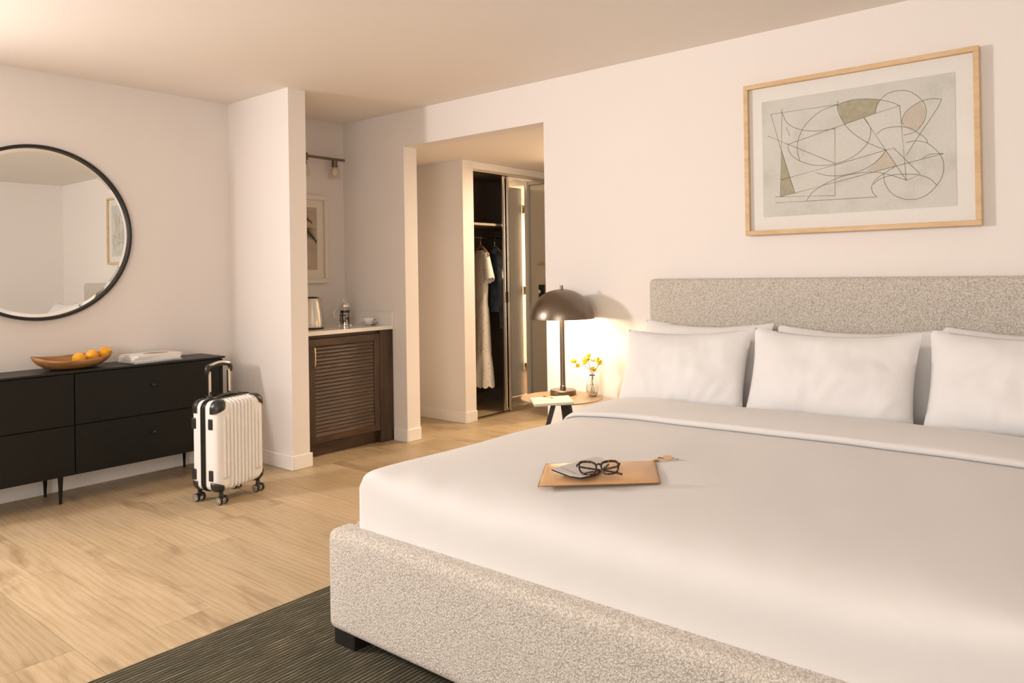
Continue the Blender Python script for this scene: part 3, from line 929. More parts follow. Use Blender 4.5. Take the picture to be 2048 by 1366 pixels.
# wheels
bm0 = None
def wheel(parent, x, y):
    c = Vector((x, y, 0.0235))
    Ry = Matrix.Translation(c) @ Matrix.Rotation(PI / 2, 4, 'X')
    tyre = obj('wheel', xf(lathe(new(), [(0.0175, -0.008), (0.0225, -0.0075), (0.0232, 0), (0.0225, 0.0075), (0.0175, 0.008)], 28, closed=True), Ry), M['rubber'], parent, smooth=True)
    bm = lathe(new(), [(0.0165, -0.0084), (0.0188, -0.0084), (0.0188, 0.0084), (0.0165, 0.0084)], 28, closed=True)
    lathe(bm, [(0, -0.009), (0.0045, -0.0088), (0.0055, 0), (0.0045, 0.0088), (0, 0.009)], 12)
    for k in range(10):
        a = 2 * PI * k / 10
        d = Vector((math.cos(a), math.sin(a), 0))
        for zz in (-0.0078, 0.0078):
            tube(bm, [d * 0.004 + Vector((0, 0, zz)), d * 0.017 + Vector((0, 0, zz))], 0.0013, 5)
    obj('hub', xf(bm, Ry), M['hub'], tyre, auto=40)
    return tyre
for sx in (1, -1):
    for sy in (1, -1):
        x, y = sx * (SD - 0.024), sy * (SW - 0.040)
        cst = obj('caster', tube(new(), [(x, y, SZ0 + 0.012), (x, y, 0.055), (x, y, 0.028)], [0.017, 0.0135, 0.010], 14), M['black_plastic'], SC, smooth=True)
        wheel(SC, x + 0.005 * sx, y - 0.0195)
        wheel(SC, x + 0.005 * sx, y + 0.0195)
# telescopic handle and carry handle
hx = -0.072
for s in (-1, 1):
    obj('handle_post', bx(hx - 0.008, hx + 0.008, s * 0.072 - 0.0085, s * 0.072 + 0.0085, SZ1 - 0.05, 0.735, bev=0.003), M['chrome'], SC)
    obj('post_cap', bx(hx - 0.014, hx + 0.014, s * 0.072 - 0.014, s * 0.072 + 0.014, SZ1 - 0.004, SZ1 + 0.010, bev=0.003), M['black_plastic'], SC)
bm = new()
gp = [(hx, -0.084, 0.722), (hx, -0.086, 0.752), (hx, -0.066, 0.768), (hx, 0, 0.776), (hx, 0.066, 0.768), (hx, 0.086, 0.752), (hx, 0.084, 0.722)]
tube(bm, spline(gp, 5), 0.0135, 12)
grip = obj('grip', bm, M['black_plastic'], SC, smooth=True)
obj('grip_trim', tube(new(), spline([(hx + 0.008, -0.075, 0.772), (hx + 0.009, 0, 0.785), (hx + 0.008, 0.075, 0.772)], 6), 0.0075, 8), M['chrome'], grip, smooth=True)
obj('carry_handle', tube(new(), spline([(-0.006, -0.075, SZ1 + 0.004), (-0.006, -0.06, SZ1 + 0.013), (-0.006, 0, SZ1 + 0.017), (-0.006, 0.06, SZ1 + 0.013), (-0.006, 0.075, SZ1 + 0.004)], 5), 0.0085, 10), M['black_plastic'], SC, smooth=True)
obj('handle_plate', bx(-0.03, 0.016, -0.11, 0.11, SZ1 + 0.001, SZ1 + 0.006, bev=0.002), M['black_plastic'], SC)

# ------------------------------------------------------------------ nook: louvred cabinet, counter and what stands on it
XK = -4.5138
KY0, KY1, KZ = -0.868, -0.004, 0.862
cab = thing('louvred_cabinet', 'dark walnut cabinet with slatted louvre door under the white counter', 'cabinet', (-4.8, -0.44, 0))
def inc(bm): return xf(bm, Matrix.Translation((4.8, 0.44, 0)))
obj('carcass', inc(bx(XL + 0.005, XK - 0.032, KY0, KY1, 0.09, KZ - 0.002)), M['walnut_v'], cab)
obj('toe_kick', inc(bx(XK - 0.06, XK - 0.045, KY0, -0.13, 0.002, 0.10)), M['walnut'], cab)
obj('side_stile', inc(bx(XK - 0.045, XK, -0.876, -0.772, 0.002, KZ - 0.002)), M['walnut_v'], cab)
obj('filler_panel', inc(bx(XK - 0.045, XK, -0.132, KY1, 0.002, KZ - 0.002, bev=0.001, seg=1)), M['walnut_v'], cab)
obj('top_rail', inc(bx(XK - 0.045, XK - 0.022, -0.772, -0.132, 0.842, KZ - 0.002)), M['walnut'], cab)
door = obj('door', inc(bx(XK - 0.030, XK - 0.026, -0.768, -0.136, 0.098, 0.838)), M['walnut_v'], cab)
dy0, dy1, dz0, dz1 = -0.768, -0.136, 0.098, 0.838
sw = 0.052
obj('stile', inc(bx(XK - 0.026, XK, dy0, dy0 + sw, dz0, dz1, bev=0.0015, seg=1)), M['walnut_v'], door)
obj('stile', inc(bx(XK - 0.026, XK, dy1 - sw, dy1, dz0, dz1, bev=0.0015, seg=1)), M['walnut_v'], door)
obj('rail', inc(bx(XK - 0.026, XK, dy0 + sw, dy1 - sw, dz1 - sw, dz1, bev=0.0015, seg=1)), M['walnut'], door)
obj('rail', inc(bx(XK - 0.026, XK, dy0 + sw, dy1 - sw, dz0, dz0 + sw, bev=0.0015, seg=1)), M['walnut'], door)
ns = 24
sh = (dz1 - dz0 - 2 * sw) / ns
slat0 = None
for i in range(ns):
    zc = dz0 + sw + sh * (i + 0.5)
    if slat0 is None:
        bm = bx(-0.0035, 0.0035, dy0 + sw + 0.001, dy1 - sw - 0.001, -sh * 0.62, sh * 0.62, bev=0.0015, seg=1)
        xf(bm, Matrix.Translation((0, 0.44, 0)) @ Matrix.Rotation(math.radians(-24), 4, 'Y'))
        o = slat0 = obj('slat', bm, M['walnut'], door)
    else:
        o = bpy.data.objects.new('slat', slat0.data)
        COL.objects.link(o)
        o.parent = door
    o.location = (XK - 0.0115 + 4.8, 0, zc)
hp = [(XK, -0.735, 0.785), (XK + 0.022, -0.735, 0.778), (XK + 0.028, -0.735, 0.765), (XK + 0.030, -0.735, 0.715), (XK + 0.028, -0.735, 0.662), (XK + 0.022, -0.735, 0.650), (XK, -0.735, 0.643)]
obj('handle', inc(tube(new(), spline(hp, 4), 0.0048, 10)), M['brass'], door, smooth=True)

CT0, CT1 = 0.864, 0.892
ctr = thing('countertop', 'white stone counter with low matching backsplash in the nook', 'countertop', (-4.8, -0.44, CT0))
def ink(bm): return xf(bm, Matrix.Translation((4.8, 0.44, -CT0)))
obj('slab', ink(bx(XL + 0.002, XK + 0.012, YC2 + 0.002, -0.003, CT0, CT1, bev=0.002, seg=1)), M['counter'], ctr)
obj('backsplash', ink(bx(XL + 0.002, XL + 0.016, YC2 + 0.002, -0.003, CT1, 0.995)), M['counter'], ctr)
obj('backsplash', ink(bx(XL + 0.016, XK + 0.010, -0.017, -0.003, CT1, 0.995)), M['counter'], ctr)

# kettle
kp = at(628, 660, 2, CT1)
kp = Vector((-4.76, at(627, 640, 0, -4.76).y - 0.012, 0))
kt = thing('electric_kettle', 'brushed steel cordless kettle with pointed spout on the white counter', 'kettle', (kp.x, kp.y, CT1 + 0.001))
obj('body', lathe(new(), [(0, 0.012), (0.082, 0.012), (0.083, 0.02), (0.080, 0.07), (0.073, 0.13), (0.062, 0.19), (0.056, 0.222), (0.054, 0.226), (0, 0.226)], 40), M['steel'], kt, auto=50)
obj('base', lathe(new(), [(0, 0), (0.082, 0), (0.084, 0.004), (0.084, 0.011), (0, 0.011)], 40), M['black_plastic'], kt, auto=40)
obj('lid', lathe(new(), [(0, 0.240), (0.030, 0.238), (0.050, 0.232), (0.054, 0.226), (0.0, 0.2262)], 32), M['black_plastic'], kt, auto=40)
bm = new()
prism(bm, [(-0.020, 0.054, 0.222), (0.020, 0.054, 0.222), (0.004, 0.103, 0.226), (-0.004, 0.103, 0.226)], (0, 0, 1), 0.003)
for s in (-1, 1): prism(bm, [(s * 0.020, 0.054, 0.224), (s * 0.004, 0.103, 0.228), (s * 0.002, 0.074, 0.178), (s * 0.006, 0.066, 0.170)], (s, 0, 0), 0.0016)
obj('spout', bm, M['steel'], kt)
obj('handle', tube(new(), spline([(0, -0.052, 0.222), (0, -0.10, 0.215), (0, -0.118, 0.17), (0, -0.112, 0.09), (0, -0.078, 0.05)], 6), 0.011, 10), M['black_plastic'], kt, smooth=True)

# french press
fp = Vector((-4.86, at(690, 640, 0, -4.86).y, 0))
fr = thing('french_press', 'small glass coffee press with silver lattice holder full of black coffee', 'coffee press', (fp.x, fp.y, CT1 + 0.001))
obj('glass', lathe(new(), [(0.037, 0.012), (0.0385, 0.012), (0.0385, 0.148), (0.037, 0.148)], 32, closed=True), M['glass'], fr, auto=40)
obj('coffee', lathe(new(), [(0, 0.014), (0.0362, 0.014), (0.0362, 0.118), (0, 0.118)], 32), M['coffee'], fr, auto=40)
bm = lathe(new(), [(0, 0.146), (0.0425, 0.146), (0.0435, 0.152), (0.042, 0.160), (0.034, 0.171), (0.018, 0.179), (0.006, 0.182), (0, 0.182)], 32)
lid = obj('lid', bm, M['chrome'], fr, auto=50)
obj('knob', tube(new(), [(0.0, 0.012 * math.cos(a), 0.199 + 0.012 * math.sin(a)) for a in (2 * PI * k / 16 for k in range(16))], 0.003, 8, closed=True), M['chrome'], lid, smooth=True)
obj('plunger_rod', tube(new(), [(0, 0, 0.118), (0, 0, 0.19)], 0.002, 8), M['chrome'], fr)
bm = lathe(new(), [(0, 0.004), (0.041, 0.004), (0.041, 0.014), (0.039, 0.014), (0.039, 0.0065), (0, 0.0065)], 32)
for k in range(4):
    a = PI / 4 + PI / 2 * k
    lathe(bm, [(0, 0), (0.006, 0), (0.006, 0.006), (0, 0.006)], 10, (0.046 * math.cos(a), 0.046 * math.sin(a), 0))
obj('foot_ring', bm, M['chrome'], fr, auto=40)
bm = new()
def arcband(z, a0, a1, h=0.004):
    k = max(2, int((a1 - a0) / 0.12))
    rows = []
    for i in range(k + 1):
        a = a0 + (a1 - a0) * i / k
        rows.append([(rr * math.cos(a), rr * math.sin(a), zz) for rr, zz in ((0.0392, z - h / 2), (0.0410, z - h / 2), (0.0410, z + h / 2), (0.0392, z + h / 2))])
    surf(bm, rows, closed_v=True)
for k in range(12):
    a = 2 * PI * k / 12
    for q, z in enumerate((0.034, 0.055, 0.076)):
        if (k + q) % 2: 
            arcband(z - 0.006, a, a + 0.42); arcband(z + 0.006, a, a + 0.42)
        else:
            p = Vector((0.0401 * math.cos(a + 0.2), 0.0401 * math.sin(a + 0.2), 0))
            tube(bm, [p + Vector((0, 0, z - 0.012)), p + Vector((0, 0, z + 0.012))], 0.0024, 6)
for z in (0.021, 0.095): arcband(z, 0, 2 * PI)
obj('lattice_holder', bm, M['chrome'], fr, auto=40)
hd = Vector((-0.30, -0.95, 0)).normalized()
obj('handle', tube(new(), spline([hd * 0.042 + Vector((0, 0, 0.136)), hd * 0.070 + Vector((0, 0, 0.132)), hd * 0.088 + Vector((0, 0, 0.10)), hd * 0.078 + Vector((0, 0, 0.06)), hd * 0.042 + Vector((0, 0, 0.040))], 6), 0.0032, 8), M['chrome'], fr, smooth=True)

# cup and saucer
cp = Vector((-4.70, at(737, 640, 0, -4.70).y, 0))
o = obj('saucer', lathe(new(), [(0, 0), (0.026, 0), (0.027, 0.006), (0.045, 0.010), (0.070, 0.018), (0.071, 0.020), (0.045, 0.0135), (0.02, 0.010), (0, 0.010)], 36), M['porcelain'], smooth=True)
o.location = (cp.x, cp.y, CT1 + 0.001)
tag(o, 'white porcelain saucer under the teacup on the white counter', 'saucer')
cup = thing('teacup', 'white porcelain teacup standing on its saucer beside the coffee press', 'cup', (cp.x, cp.y, CT1 + 0.0115))
obj('bowl', lathe(new(), [(0, 0), (0.020, 0), (0.021, 0.004), (0.033, 0.012), (0.042, 0.028), (0.0455, 0.048), (0.0440, 0.048), (0.040, 0.028), (0.030, 0.014), (0, 0.008)], 36), M['porcelain'], cup, smooth=True)
hd = Vector((0.55, 0.83, 0))
obj('handle', tube(new(), spline([hd * 0.043 + Vector((0, 0, 0.040)), hd * 0.060 + Vector((0, 0, 0.042)), hd * 0.066 + Vector((0, 0, 0.032)), hd * 0.056 + Vector((0, 0, 0.018)), hd * 0.039 + Vector((0, 0, 0.017))], 5), 0.003, 8), M['porcelain'], cup, smooth=True)

# framed palm print on the nook's side wall
pl = thing('framed_palm_print', 'white framed print of a palm frond hanging in the nook', 'picture', (XL, -0.45, 1.58))
FY0, FY1, FZ0, FZ1 = -0.275, 0.275, -0.352, 0.350
fw = 0.036
for (y0, y1, z0, z1) in ((FY0, FY1, FZ1 - fw, FZ1), (FY0, FY1, FZ0, FZ0 + fw), (FY0, FY0 + fw, FZ0 + fw, FZ1 - fw), (FY1 - fw, FY1, FZ0 + fw, FZ1 - fw)):
    obj('frame_bar', bx(0.002, 0.030, y0, y1, z0, z1, bev=0.002, seg=1), M['white_frame'], pl)
obj('mat_board', bx(0.003, 0.012, FY0 + fw, FY1 - fw, FZ0 + fw, FZ1 - fw), M['cream_board'], pl)
pr = obj('print', bx(0.012, 0.014, -0.175, 0.175, -0.245, 0.252), M['palm_ground'], pl)
def frond(base_, tip, bend, wd, m, nleaf=16):
    b0, t0 = Vector((0.0142, *base_)), Vector((0.0142, *tip))
    ax = t0 - b0
    side = Vector((0, -ax.z, ax.y)).normalized()
    bm = new()
    mid = lambda s: b0 + ax * s + side * bend * math.sin(s * PI)
    for i in range(nleaf):
        s = (i + 0.5) / nleaf
        c = mid(s)
        for sg in (1, -1):
            L = wd * (0.4 + 0.6 * math.sin(PI * min(1, s + 0.15)))
            tipv = c + (ax.normalized() * 0.75 + side * sg * 0.8).normalized() * L + Vector((0, 0, -0.25 * L))
            hw = ax.normalized() * wd * 0.10
            prism(bm, [c - hw, tipv, c + hw], (1, 0, 0), 0.0004)
    obj('frond', bm, M[m], pr)
frond((-0.06, 0.115), (0.125, 0.13), 0.055, 0.06, 'frond_dark')
frond((-0.05, 0.05), (0.165, -0.02), 0.055, 0.075, 'frond_dark')
frond((0.0, 0.07), (0.168, 0.075), 0.015, 0.045, 'frond_mid', 9)
frond((-0.04, 0.09), (-0.16, 0.15), -0.04, 0.06, 'frond_dark')
frond((-0.05, 0.05), (-0.165, -0.03), -0.04, 0.07, 'frond_mid')
obj('trunk', tube(new(), spline([(0.0142, -0.045, 0.08), (0.0142, -0.03, -0.05), (0.0142, -0.01, -0.225)], 6), 0.005, 4), M['frond_mid'], pr)
bm = new()
prism(bm, [(0.0142, -0.12, -0.236), (0.0142, 0.06, -0.232), (0.0142, 0.11, -0.218), (0.0142, 0.04, -0.226)], (1, 0, 0), 0.0004)
obj('ground_line', bm, M['frond_mid'], pr)
bm = new()
for k in range(9): box(bm, 0.0140, 0.0144, 0.055 + k * 0.0115, 0.064 + k * 0.0115, 0.214, 0.2165)
obj('caption', bm, M['frond_mid'], pr)

# track light over the nook counter
TZ = 2.228
tk = thing('track_light', 'bronze bar light with clear glass shades and unlit bulbs in the nook', 'lamp', (XL, -0.43, TZ))
obj('bar', bx(0.055, 0.085, -0.385, 0.385, -0.009, 0.009, bev=0.002, seg=1), M['bronze'], tk)
obj('wall_plate', bx(0.001, 0.06, -0.05, 0.05, -0.03, 0.03, bev=0.004), M['bronze'], tk)
for y in (-0.30, 0.0, 0.292):
    s = obj('socket', lathe(new(), [(0, -0.009), (0.022, -0.009), (0.022, -0.048), (0.026, -0.05), (0.026, -0.062), (0, -0.062)], 24, (0.07, y, 0)), M['bronze'], tk, auto=40)
    obj('glass_shade', lathe(new(), [(0.024, -0.052), (0.030, -0.062), (0.040, -0.095), (0.049, -0.125), (0.050, -0.145), (0.043, -0.162)], 32, (0.07, y, 0)), M['bulb_glass'], s, smooth=True)
    obj('bulb', lathe(new(), [(0, -0.062), (0.012, -0.062), (0.014, -0.075), (0.023, -0.098), (0.024, -0.112), (0.016, -0.128), (0, -0.134)], 24, (0.07, y, 0)), M['bulb'], s, smooth=True)

# ------------------------------------------------------------------ hall closet
CY1 = 1.99
cl = thing('closet', 'dark brown lined hall closet with shelf, hanging rail and sliding door tracks', 'closet', (-4.8, 1.45, 0))
def incl(bm): return xf(bm, Matrix.Translation((4.8, -1.45, 0)))
obj('back_panel', incl(bx(XL + 0.001, XL + 0.02, YR2, CY1, 0.001, HS - 0.002)), M['closet'], cl)
obj('side_panel', incl(bx(XL + 0.02, XRET - 0.06, YR2 + 0.001, YR2 + 0.02, 0.001, HS - 0.002)), M['closet'], cl)
obj('side_panel', incl(bx(XL + 0.02, XRET - 0.001, CY1 - 0.02, CY1, 0.001, HS - 0.002)), M['closet'], cl)
obj('top_panel', incl(bx(XL + 0.02, XRET - 0.06, YR2 + 0.02, CY1 - 0.02, 2.215, 2.235)), M['closet'], cl)
obj('plinth', incl(bx(XL + 0.02, XL + 0.04, YR2 + 0.02, CY1 - 0.02, 0.001, 0.11)), M['closet'], cl)
obj('header', incl(bx(XRET - 0.055, XRET - 0.003, YR2 + 0.002, CY1, 2.205, HS - 0.002)), M['trim'], cl)
obj('top_track', incl(bx(XRET - 0.058, XRET - 0.006, YR2 + 0.002, CY1 - 0.02, 2.183, 2.205)), M['alu'], cl)
for xo in (0.006, 0.032, 0.056):
    obj('bottom_track', incl(bx(XRET - xo - 0.006, XRET - xo, YR2 + 0.002, CY1 - 0.02, 0.001, 0.013)), M['alu'], cl)
zsh = at(978, 447, 0, -4.62).z
sf = obj('shelf', incl(bx(XL + 0.02, -4.62, YR2 + 0.02, CY1 - 0.02, zsh - 0.018, zsh)), M['closet'], cl)
obj('shelf_edge', incl(bx(-4.62, -4.612, YR2 + 0.02, CY1 - 0.02, zsh - 0.020, zsh + 0.001)), M['shelf_edge'], sf)
zrl = at(975, 476, 0, -4.84).z
obj('rail', incl(tube(new(), [(-4.84, YR2 + 0.02, zrl), (-4.84, CY1 - 0.02, zrl)], 0.0165, 16)), M['shelf_edge'], cl, smooth=True)

def sliding_door(xf_, y0, y1, label, handle):
    d = thing('sliding_mirror_door', label, 'door', (xf_, (y0 + y1) / 2, 0.014), 0, 'mirrored sliding closet doors')
    h = (y1 - y0) / 2
    zt = 2.166
    for s in (-1, 1): 
        st = obj('stile', bx(-0.011, 0.011, s * h - (0.022 if s > 0 else 0), s * h + (0.022 if s < 0 else 0), 0, zt, bev=0.002, seg=1), M['alu'], d)
        if s < 0 and handle: obj('pull', bx(0.011, 0.018, -h + 0.002, -h + 0.024, 1.0, 1.10, bev=0.002, seg=1), M['chrome'], st)
    obj('rail', bx(-0.011, 0.011, -h + 0.022, h - 0.022, zt - 0.022, zt), M['alu'], d)
    obj('rail', bx(-0.011, 0.011, -h + 0.022, h - 0.022, 0, 0.03), M['alu'], d)
    obj('backing', bx(-0.008, 0.003, -h + 0.022, h - 0.022, 0.03, zt - 0.022), M['alu_dark'], d)
    obj('mirror_glass', bx(0.003, 0.006, -h + 0.022, h - 0.022, 0.03, zt - 0.022), M['mirror'], d)
sliding_door(XRET - 0.045, 1.338, 1.88, 'mirrored sliding closet door behind the front one, narrow silver stile showing', True)
sliding_door(XRET - 0.019, 1.385, 1.968, 'front mirrored sliding closet door with silver frame reflecting the hall', False)

# clothes hangers
HR = -0.45
def hanger(y, label):
    h = thing('clothes_hanger', label, 'hanger', (-4.84, y, zrl), HR, 'wooden hangers on the closet rail')
    hk = [(0.0, 0, -0.085), (0, 0, -0.035), (0.014, 0, -0.014), (0.0185, 0, 0.004), (0.010, 0, 0.017), (-0.006, 0, 0.0185), (-0.017, 0, 0.008)]
    obj('hook', tube(new(), spline(hk, 5), 0.0019, 8), M['chrome'], h, smooth=True)
    bm = new()
    rows = []
    for i in range(25):
        u = 2 * i / 24 - 1
        zc = -0.085 - 0.088 * abs(u) ** 1.6
        hh = 0.019 * (1 - 0.45 * abs(u))
        rows.append([(0.205 * u, 0.007 * math.cos(a), zc + hh * math.sin(a)) for a in (2 * PI * k / 10 for k in range(10))])
    V = surf(bm, rows, closed_v=True)
    bm.faces.new(V[0]); bm.faces.new(V[-1])
    obj('arms', bm, M['hanger'], h, smooth=True)
yh1, yh2 = at(961, 478, 0, -4.84).y, at(989, 478, 0, -4.84).y
hanger(yh1, 'wooden clothes hanger holding the white eyelet dress in the closet')
hanger(yh2, 'wooden clothes hanger holding the dark denim jacket in the closet')

def garment_tube(stations, n=36, seed=0, ripple=0.0, hem=0.0, hemn=9):
    """stations: (z, xc, half width, half depth); cross section is a flattened oval with soft folds"""
    bm = new()
    rows = []
    for i, (z, xc, hw, hd) in enumerate(stations):
        row = []
        rip = ripple * (i / (len(stations) - 1)) ** 1.2
        for k in range(n):
            a = 2 * PI * k / n
            f = 1 + rip * math.sin(a * 7 + seed + i * 0.12) + rip * 0.6 * math.sin(a * 4 + seed * 2)
            dz = -hem * abs(math.sin(a * hemn / 2)) if i == len(stations) - 1 else 0
            row.append((xc + hw * math.cos(a), hd * math.sin(a) * f * (abs(math.sin(a)) ** -0.25 if abs(math.sin(a)) > 0.05 else 1), z + dz))
        rows.append(row)
    surf(bm, rows, closed_v=True)
    return bm
def stations(pts, k=6):
    s = spline([Vector((p[0], p[1], p[2])) for p in pts], k)
    d = spline([Vector((p[3], 0, 0)) for p in pts], k)
    return [(a.x, a.y, a.z, b.x) for a, b in zip(s, d)]
# eyelet dress (z from hanger shoulder down), local origin at the hanger
dress = thing('eyelet_dress', 'long white eyelet lace dress with scalloped hem hanging in the closet', 'dress', (-4.84, yh1 - 0.001, zrl), HR)
obj('bodice', garment_tube(stations([(-0.118, 0, 0.075, 0.020), (-0.15, 0, 0.145, 0.030), (-0.20, 0, 0.165, 0.040), (-0.34, 0, 0.135, 0.050), (-0.55, 0, 0.115, 0.048), (-0.62, 0, 0.108, 0.046)]), 40, 1, 0.05), M['eyelet'], dress, smooth=True)
obj('skirt', garment_tube(stations([(-0.615, 0, 0.108, 0.046), (-0.70, 0, 0.118, 0.055), (-0.95, 0, 0.128, 0.065), (-1.08, 0, 0.132, 0.068)]), 48, 2, 0.16), M['eyelet'], dress, smooth=True)
obj('waist_seam', garment_tube([(-0.605, 0, 0.110, 0.049), (-0.612, 0, 0.112, 0.050), (-0.62, 0, 0.110, 0.049)], 40), M['eyelet'], dress, smooth=True)
obj('ruffle', garment_tube(stations([(-1.075, 0, 0.134, 0.070), (-1.20, 0, 0.150, 0.080), (-1.39, 0, 0.160, 0.088)]), 60, 3, 0.2, 0.022, 11), M['eyelet'], dress, smooth=True)
for s in (1, -1):
    bm = new()
    rows = []
    for i in range(9):
        t = i / 8
        c = Vector((s * (0.125 + 0.085 * t), 0, -0.165 - 0.235 * t))
        rw, rd = 0.055 + 0.022 * t, 0.028 + 0.018 * t
        row = []
        for k in range(32):
            a = 2 * PI * k / 32
            q = Vector((0.93 * s, 0, 0.36)) * rw * math.cos(a) + Vector((0, 1, 0)) * rd * math.sin(a)
            if i == 8: q += Vector((0.3 * s, 0, -1)) * 0.014 * abs(math.sin(a * 4.5))
            row.append(c + q)
        rows.append(row)
    surf(bm, rows, closed_v=True)
    obj('sleeve', bm, M['eyelet'], dress, smooth=True)
# denim jacket
jk = thing('denim_jacket', 'dark blue denim jacket hanging behind the white dress in the closet', 'jacket', (-4.84, yh2, zrl), HR)
obj('body', garment_tube(stations([(-0.118, 0, 0.085, 0.022), (-0.15, 0, 0.165, 0.035), (-0.21, 0, 0.195, 0.050), (-0.40, 0, 0.20, 0.060), (-0.62, 0, 0.185, 0.058), (-0.665, 0, 0.18, 0.056)]), 40, 4, 0.08), M['denim'], jk, smooth=True)
obj('waistband', garment_tube([(-0.66, 0, 0.182, 0.060), (-0.68, 0, 0.184, 0.062), (-0.71, 0, 0.180, 0.060)], 40), M['denim'], jk, smooth=True)
bm = new()
rows = []
for i in range(21):
    a = PI * (-0.15 + 1.3 * i / 20) + PI
    c = Vector((0.075 * math.cos(a), 0.045 * math.sin(a), -0.115))
    o_ = Vector((math.cos(a), math.sin(a), 0)) * 0.018
    rows.append([c + Vector((0, 0, 0.025)), c + Vector((0, 0, 0.028)) + o_ * 0.3, c + o_ * 1.3 + Vector((0, 0, -0.04)), c + o_ * 1.1 + Vector((0, 0, -0.042))])
surf(bm, rows)
obj('collar', bm, M['denim'], jk, smooth=True)
for s in (1, -1):
    path = [(s * 0.165, 0, -0.175), (s * 0.205, -0.004, -0.30), (s * 0.222, -0.010, -0.50), (s * 0.225, -0.012, -0.70), (s * 0.222, -0.010, -0.80)]
    sl = obj('sleeve', tube(new(), spline(path, 6), [0.062 - 0.024 * i / 24 for i in range(25)], 20), M['denim'], jk, smooth=True)
    obj('cuff', tube(new(), [(s * 0.222, -0.010, -0.795), (s * 0.222, -0.010, -0.86)], 0.0405, 20), M['denim'], sl, auto=50)
    bm = lathe(new(), [(0, 0.003), (0.007, 0.002), (0.008, 0), (0, 0)], 14)
    obj('button', xf(bm, Matrix.Translation((s * 0.222 + 0.012, -0.0485, -0.83)) @ Matrix.Rotation(PI / 2, 4, 'X')), M['brass'], sl)

# hall: doors, bathroom glow, ceiling lamp
d1 = struct(obj('door_1', bx(-4.005, -3.965, YEND - 0.80, YEND - 0.008, 0.012, 2.17, bev=0.002, seg=1), M['door']))
for z in (0.30, 1.10, 1.95):
    bm = new()
    tube(bm, [(-4.018, YEND - 0.006, z - 0.045), (-4.018, YEND - 0.006, z + 0.045)], 0.008, 10)
    box(bm, DX0 + 0.0005, -4.006, YEND - 0.004, YEND - 0.001, z - 0.04, z + 0.04)
    obj('hinge', bm, M['brass'], d1)
obj('door_handle', tube(new(), spline([(-3.965, YEND - 0.73, 1.02), (-3.915, YEND - 0.73, 1.02), (-3.905, YEND - 0.72, 1.02), (-3.905, YEND - 0.62, 1.02)], 5), 0.008, 10), M['chrome'], d1, smooth=True)
d2 = struct(obj('door_2', bx(-4.945, -4.095, YEND + 0.02, YEND + 0.06, 0.004, 2.195), M['door']))
bm = bx(-4.275, -4.21, YEND - 0.004, YEND + 0.02, 1.02, 1.16, bev=0.003)
lk = obj('lock_plate', bm, M['black_plastic'], d2)
obj('knob', xf(lathe(new(), [(0, 0.045), (0.018, 0.043), (0.022, 0.030), (0.012, 0.018), (0.010, 0)], 20), Matrix.Translation((-4.243, YEND - 0.004, 1.09)) @ Matrix.Rotation(PI / 2, 4, 'X')), M['chrome'], lk, smooth=True)
obj('door_latch', bx(-4.30, -4.21, YEND - 0.012, YEND + 0.02, 1.36, 1.385, bev=0.003), M['brass'], d2)
struct(obj('trim_1', box(box(bx(DX0 - 0.04, DX0, YEND - 0.012, YEND, 0, DH + 0.04), DX1, DX1 + 0.05, YEND - 0.012, YEND, 0, DH + 0.04), DX0, DX1, YEND - 0.012, YEND, DH, DH + 0.04), M['trim']))

def ceiling_lamp(name, x, y, label, watts, mat):
    t = thing(name, label, 'lamp', (x, y, HS - 0.001))
    obj('base', lathe(new(), [(0, -0.012), (0.10, -0.012), (0.105, 0), (0, 0)], 32), M['trim'], t, auto=40)
    obj('diffuser', lathe(new(), [(0, -0.055), (0.05, -0.05), (0.085, -0.03), (0.095, -0.0125), (0, -0.0125)], 32), mat, t, smooth=True)
    l = bpy.data.lights.new('lamp_light', 'AREA')
    l.shape, l.size, l.energy, l.color = 'DISK', 0.16, watts, (1.0, 0.78, 0.53)
    o = bpy.data.objects.new('lamp_light', l)
    COL.objects.link(o)
    o.location, o.parent = (0, 0, -0.062), t
ceiling_lamp('ceiling_lamp', -3.75, 1.36, 'round flush ceiling lamp lighting the hall by the closet', 25, M['hall_bulb'])
ceiling_lamp('ceiling_lamp', -3.2, 3.0, 'round flush ceiling lamp lighting the bathroom behind the hall door', 70, M['hall_bulb'])

# ------------------------------------------------------------------ bedside table, lamp, vase
TBY, TBR = -0.305, 0.243
_t = at(1123.5, 794.5, 1, TBY)
TBX, TBZ = _t.x, _t.z
tb = thing('bedside_table', 'round bronze topped side table on three dark splayed legs beside the bed', 'table', (TBX, TBY, 0))
obj('top', lathe(new(), [(0, -0.010), (TBR - 0.02, -0.010), (TBR, -0.004), (TBR, 0), (0, 0)], 72, (0, 0, TBZ)), M['table_top'], tb, auto=40)
for a in (math.radians(210), math.radians(328), math.radians(88)):
    d = Vector((math.cos(a), math.sin(a), 0))
    bm = new()
    s = Vector((-d.y, d.x, 0))
    rows = []
    for t_, wd in ((0, 0.021), (1, 0.014)):
        c = d * (0.04 + 0.15 * t_) + Vector((0, 0, (TBZ - 0.0105) * (1 - t_) + 0.001))
        rows.append([c + s * wd + d * wd * .7, c - s * wd + d * wd * .7, c - s * wd - d * wd * .7, c + s * wd - d * wd * .7])
    V = surf(bm, rows, closed_v=True)
    bm.faces.new(V[0]); bm.faces.new(V[-1])
    obj('leg', bm, M['table_leg'], tb)
_l = at(1125, 781, 2, TBZ + 0.01)
LX, LY = _l.x, max(-0.30, min(-0.215, _l.y))
LX = at(1125, 700, 1, LY).x
lp = thing('table_lamp', 'gunmetal dome table lamp glowing warm on the bedside table', 'lamp', (LX, LY, TBZ + 0.001))
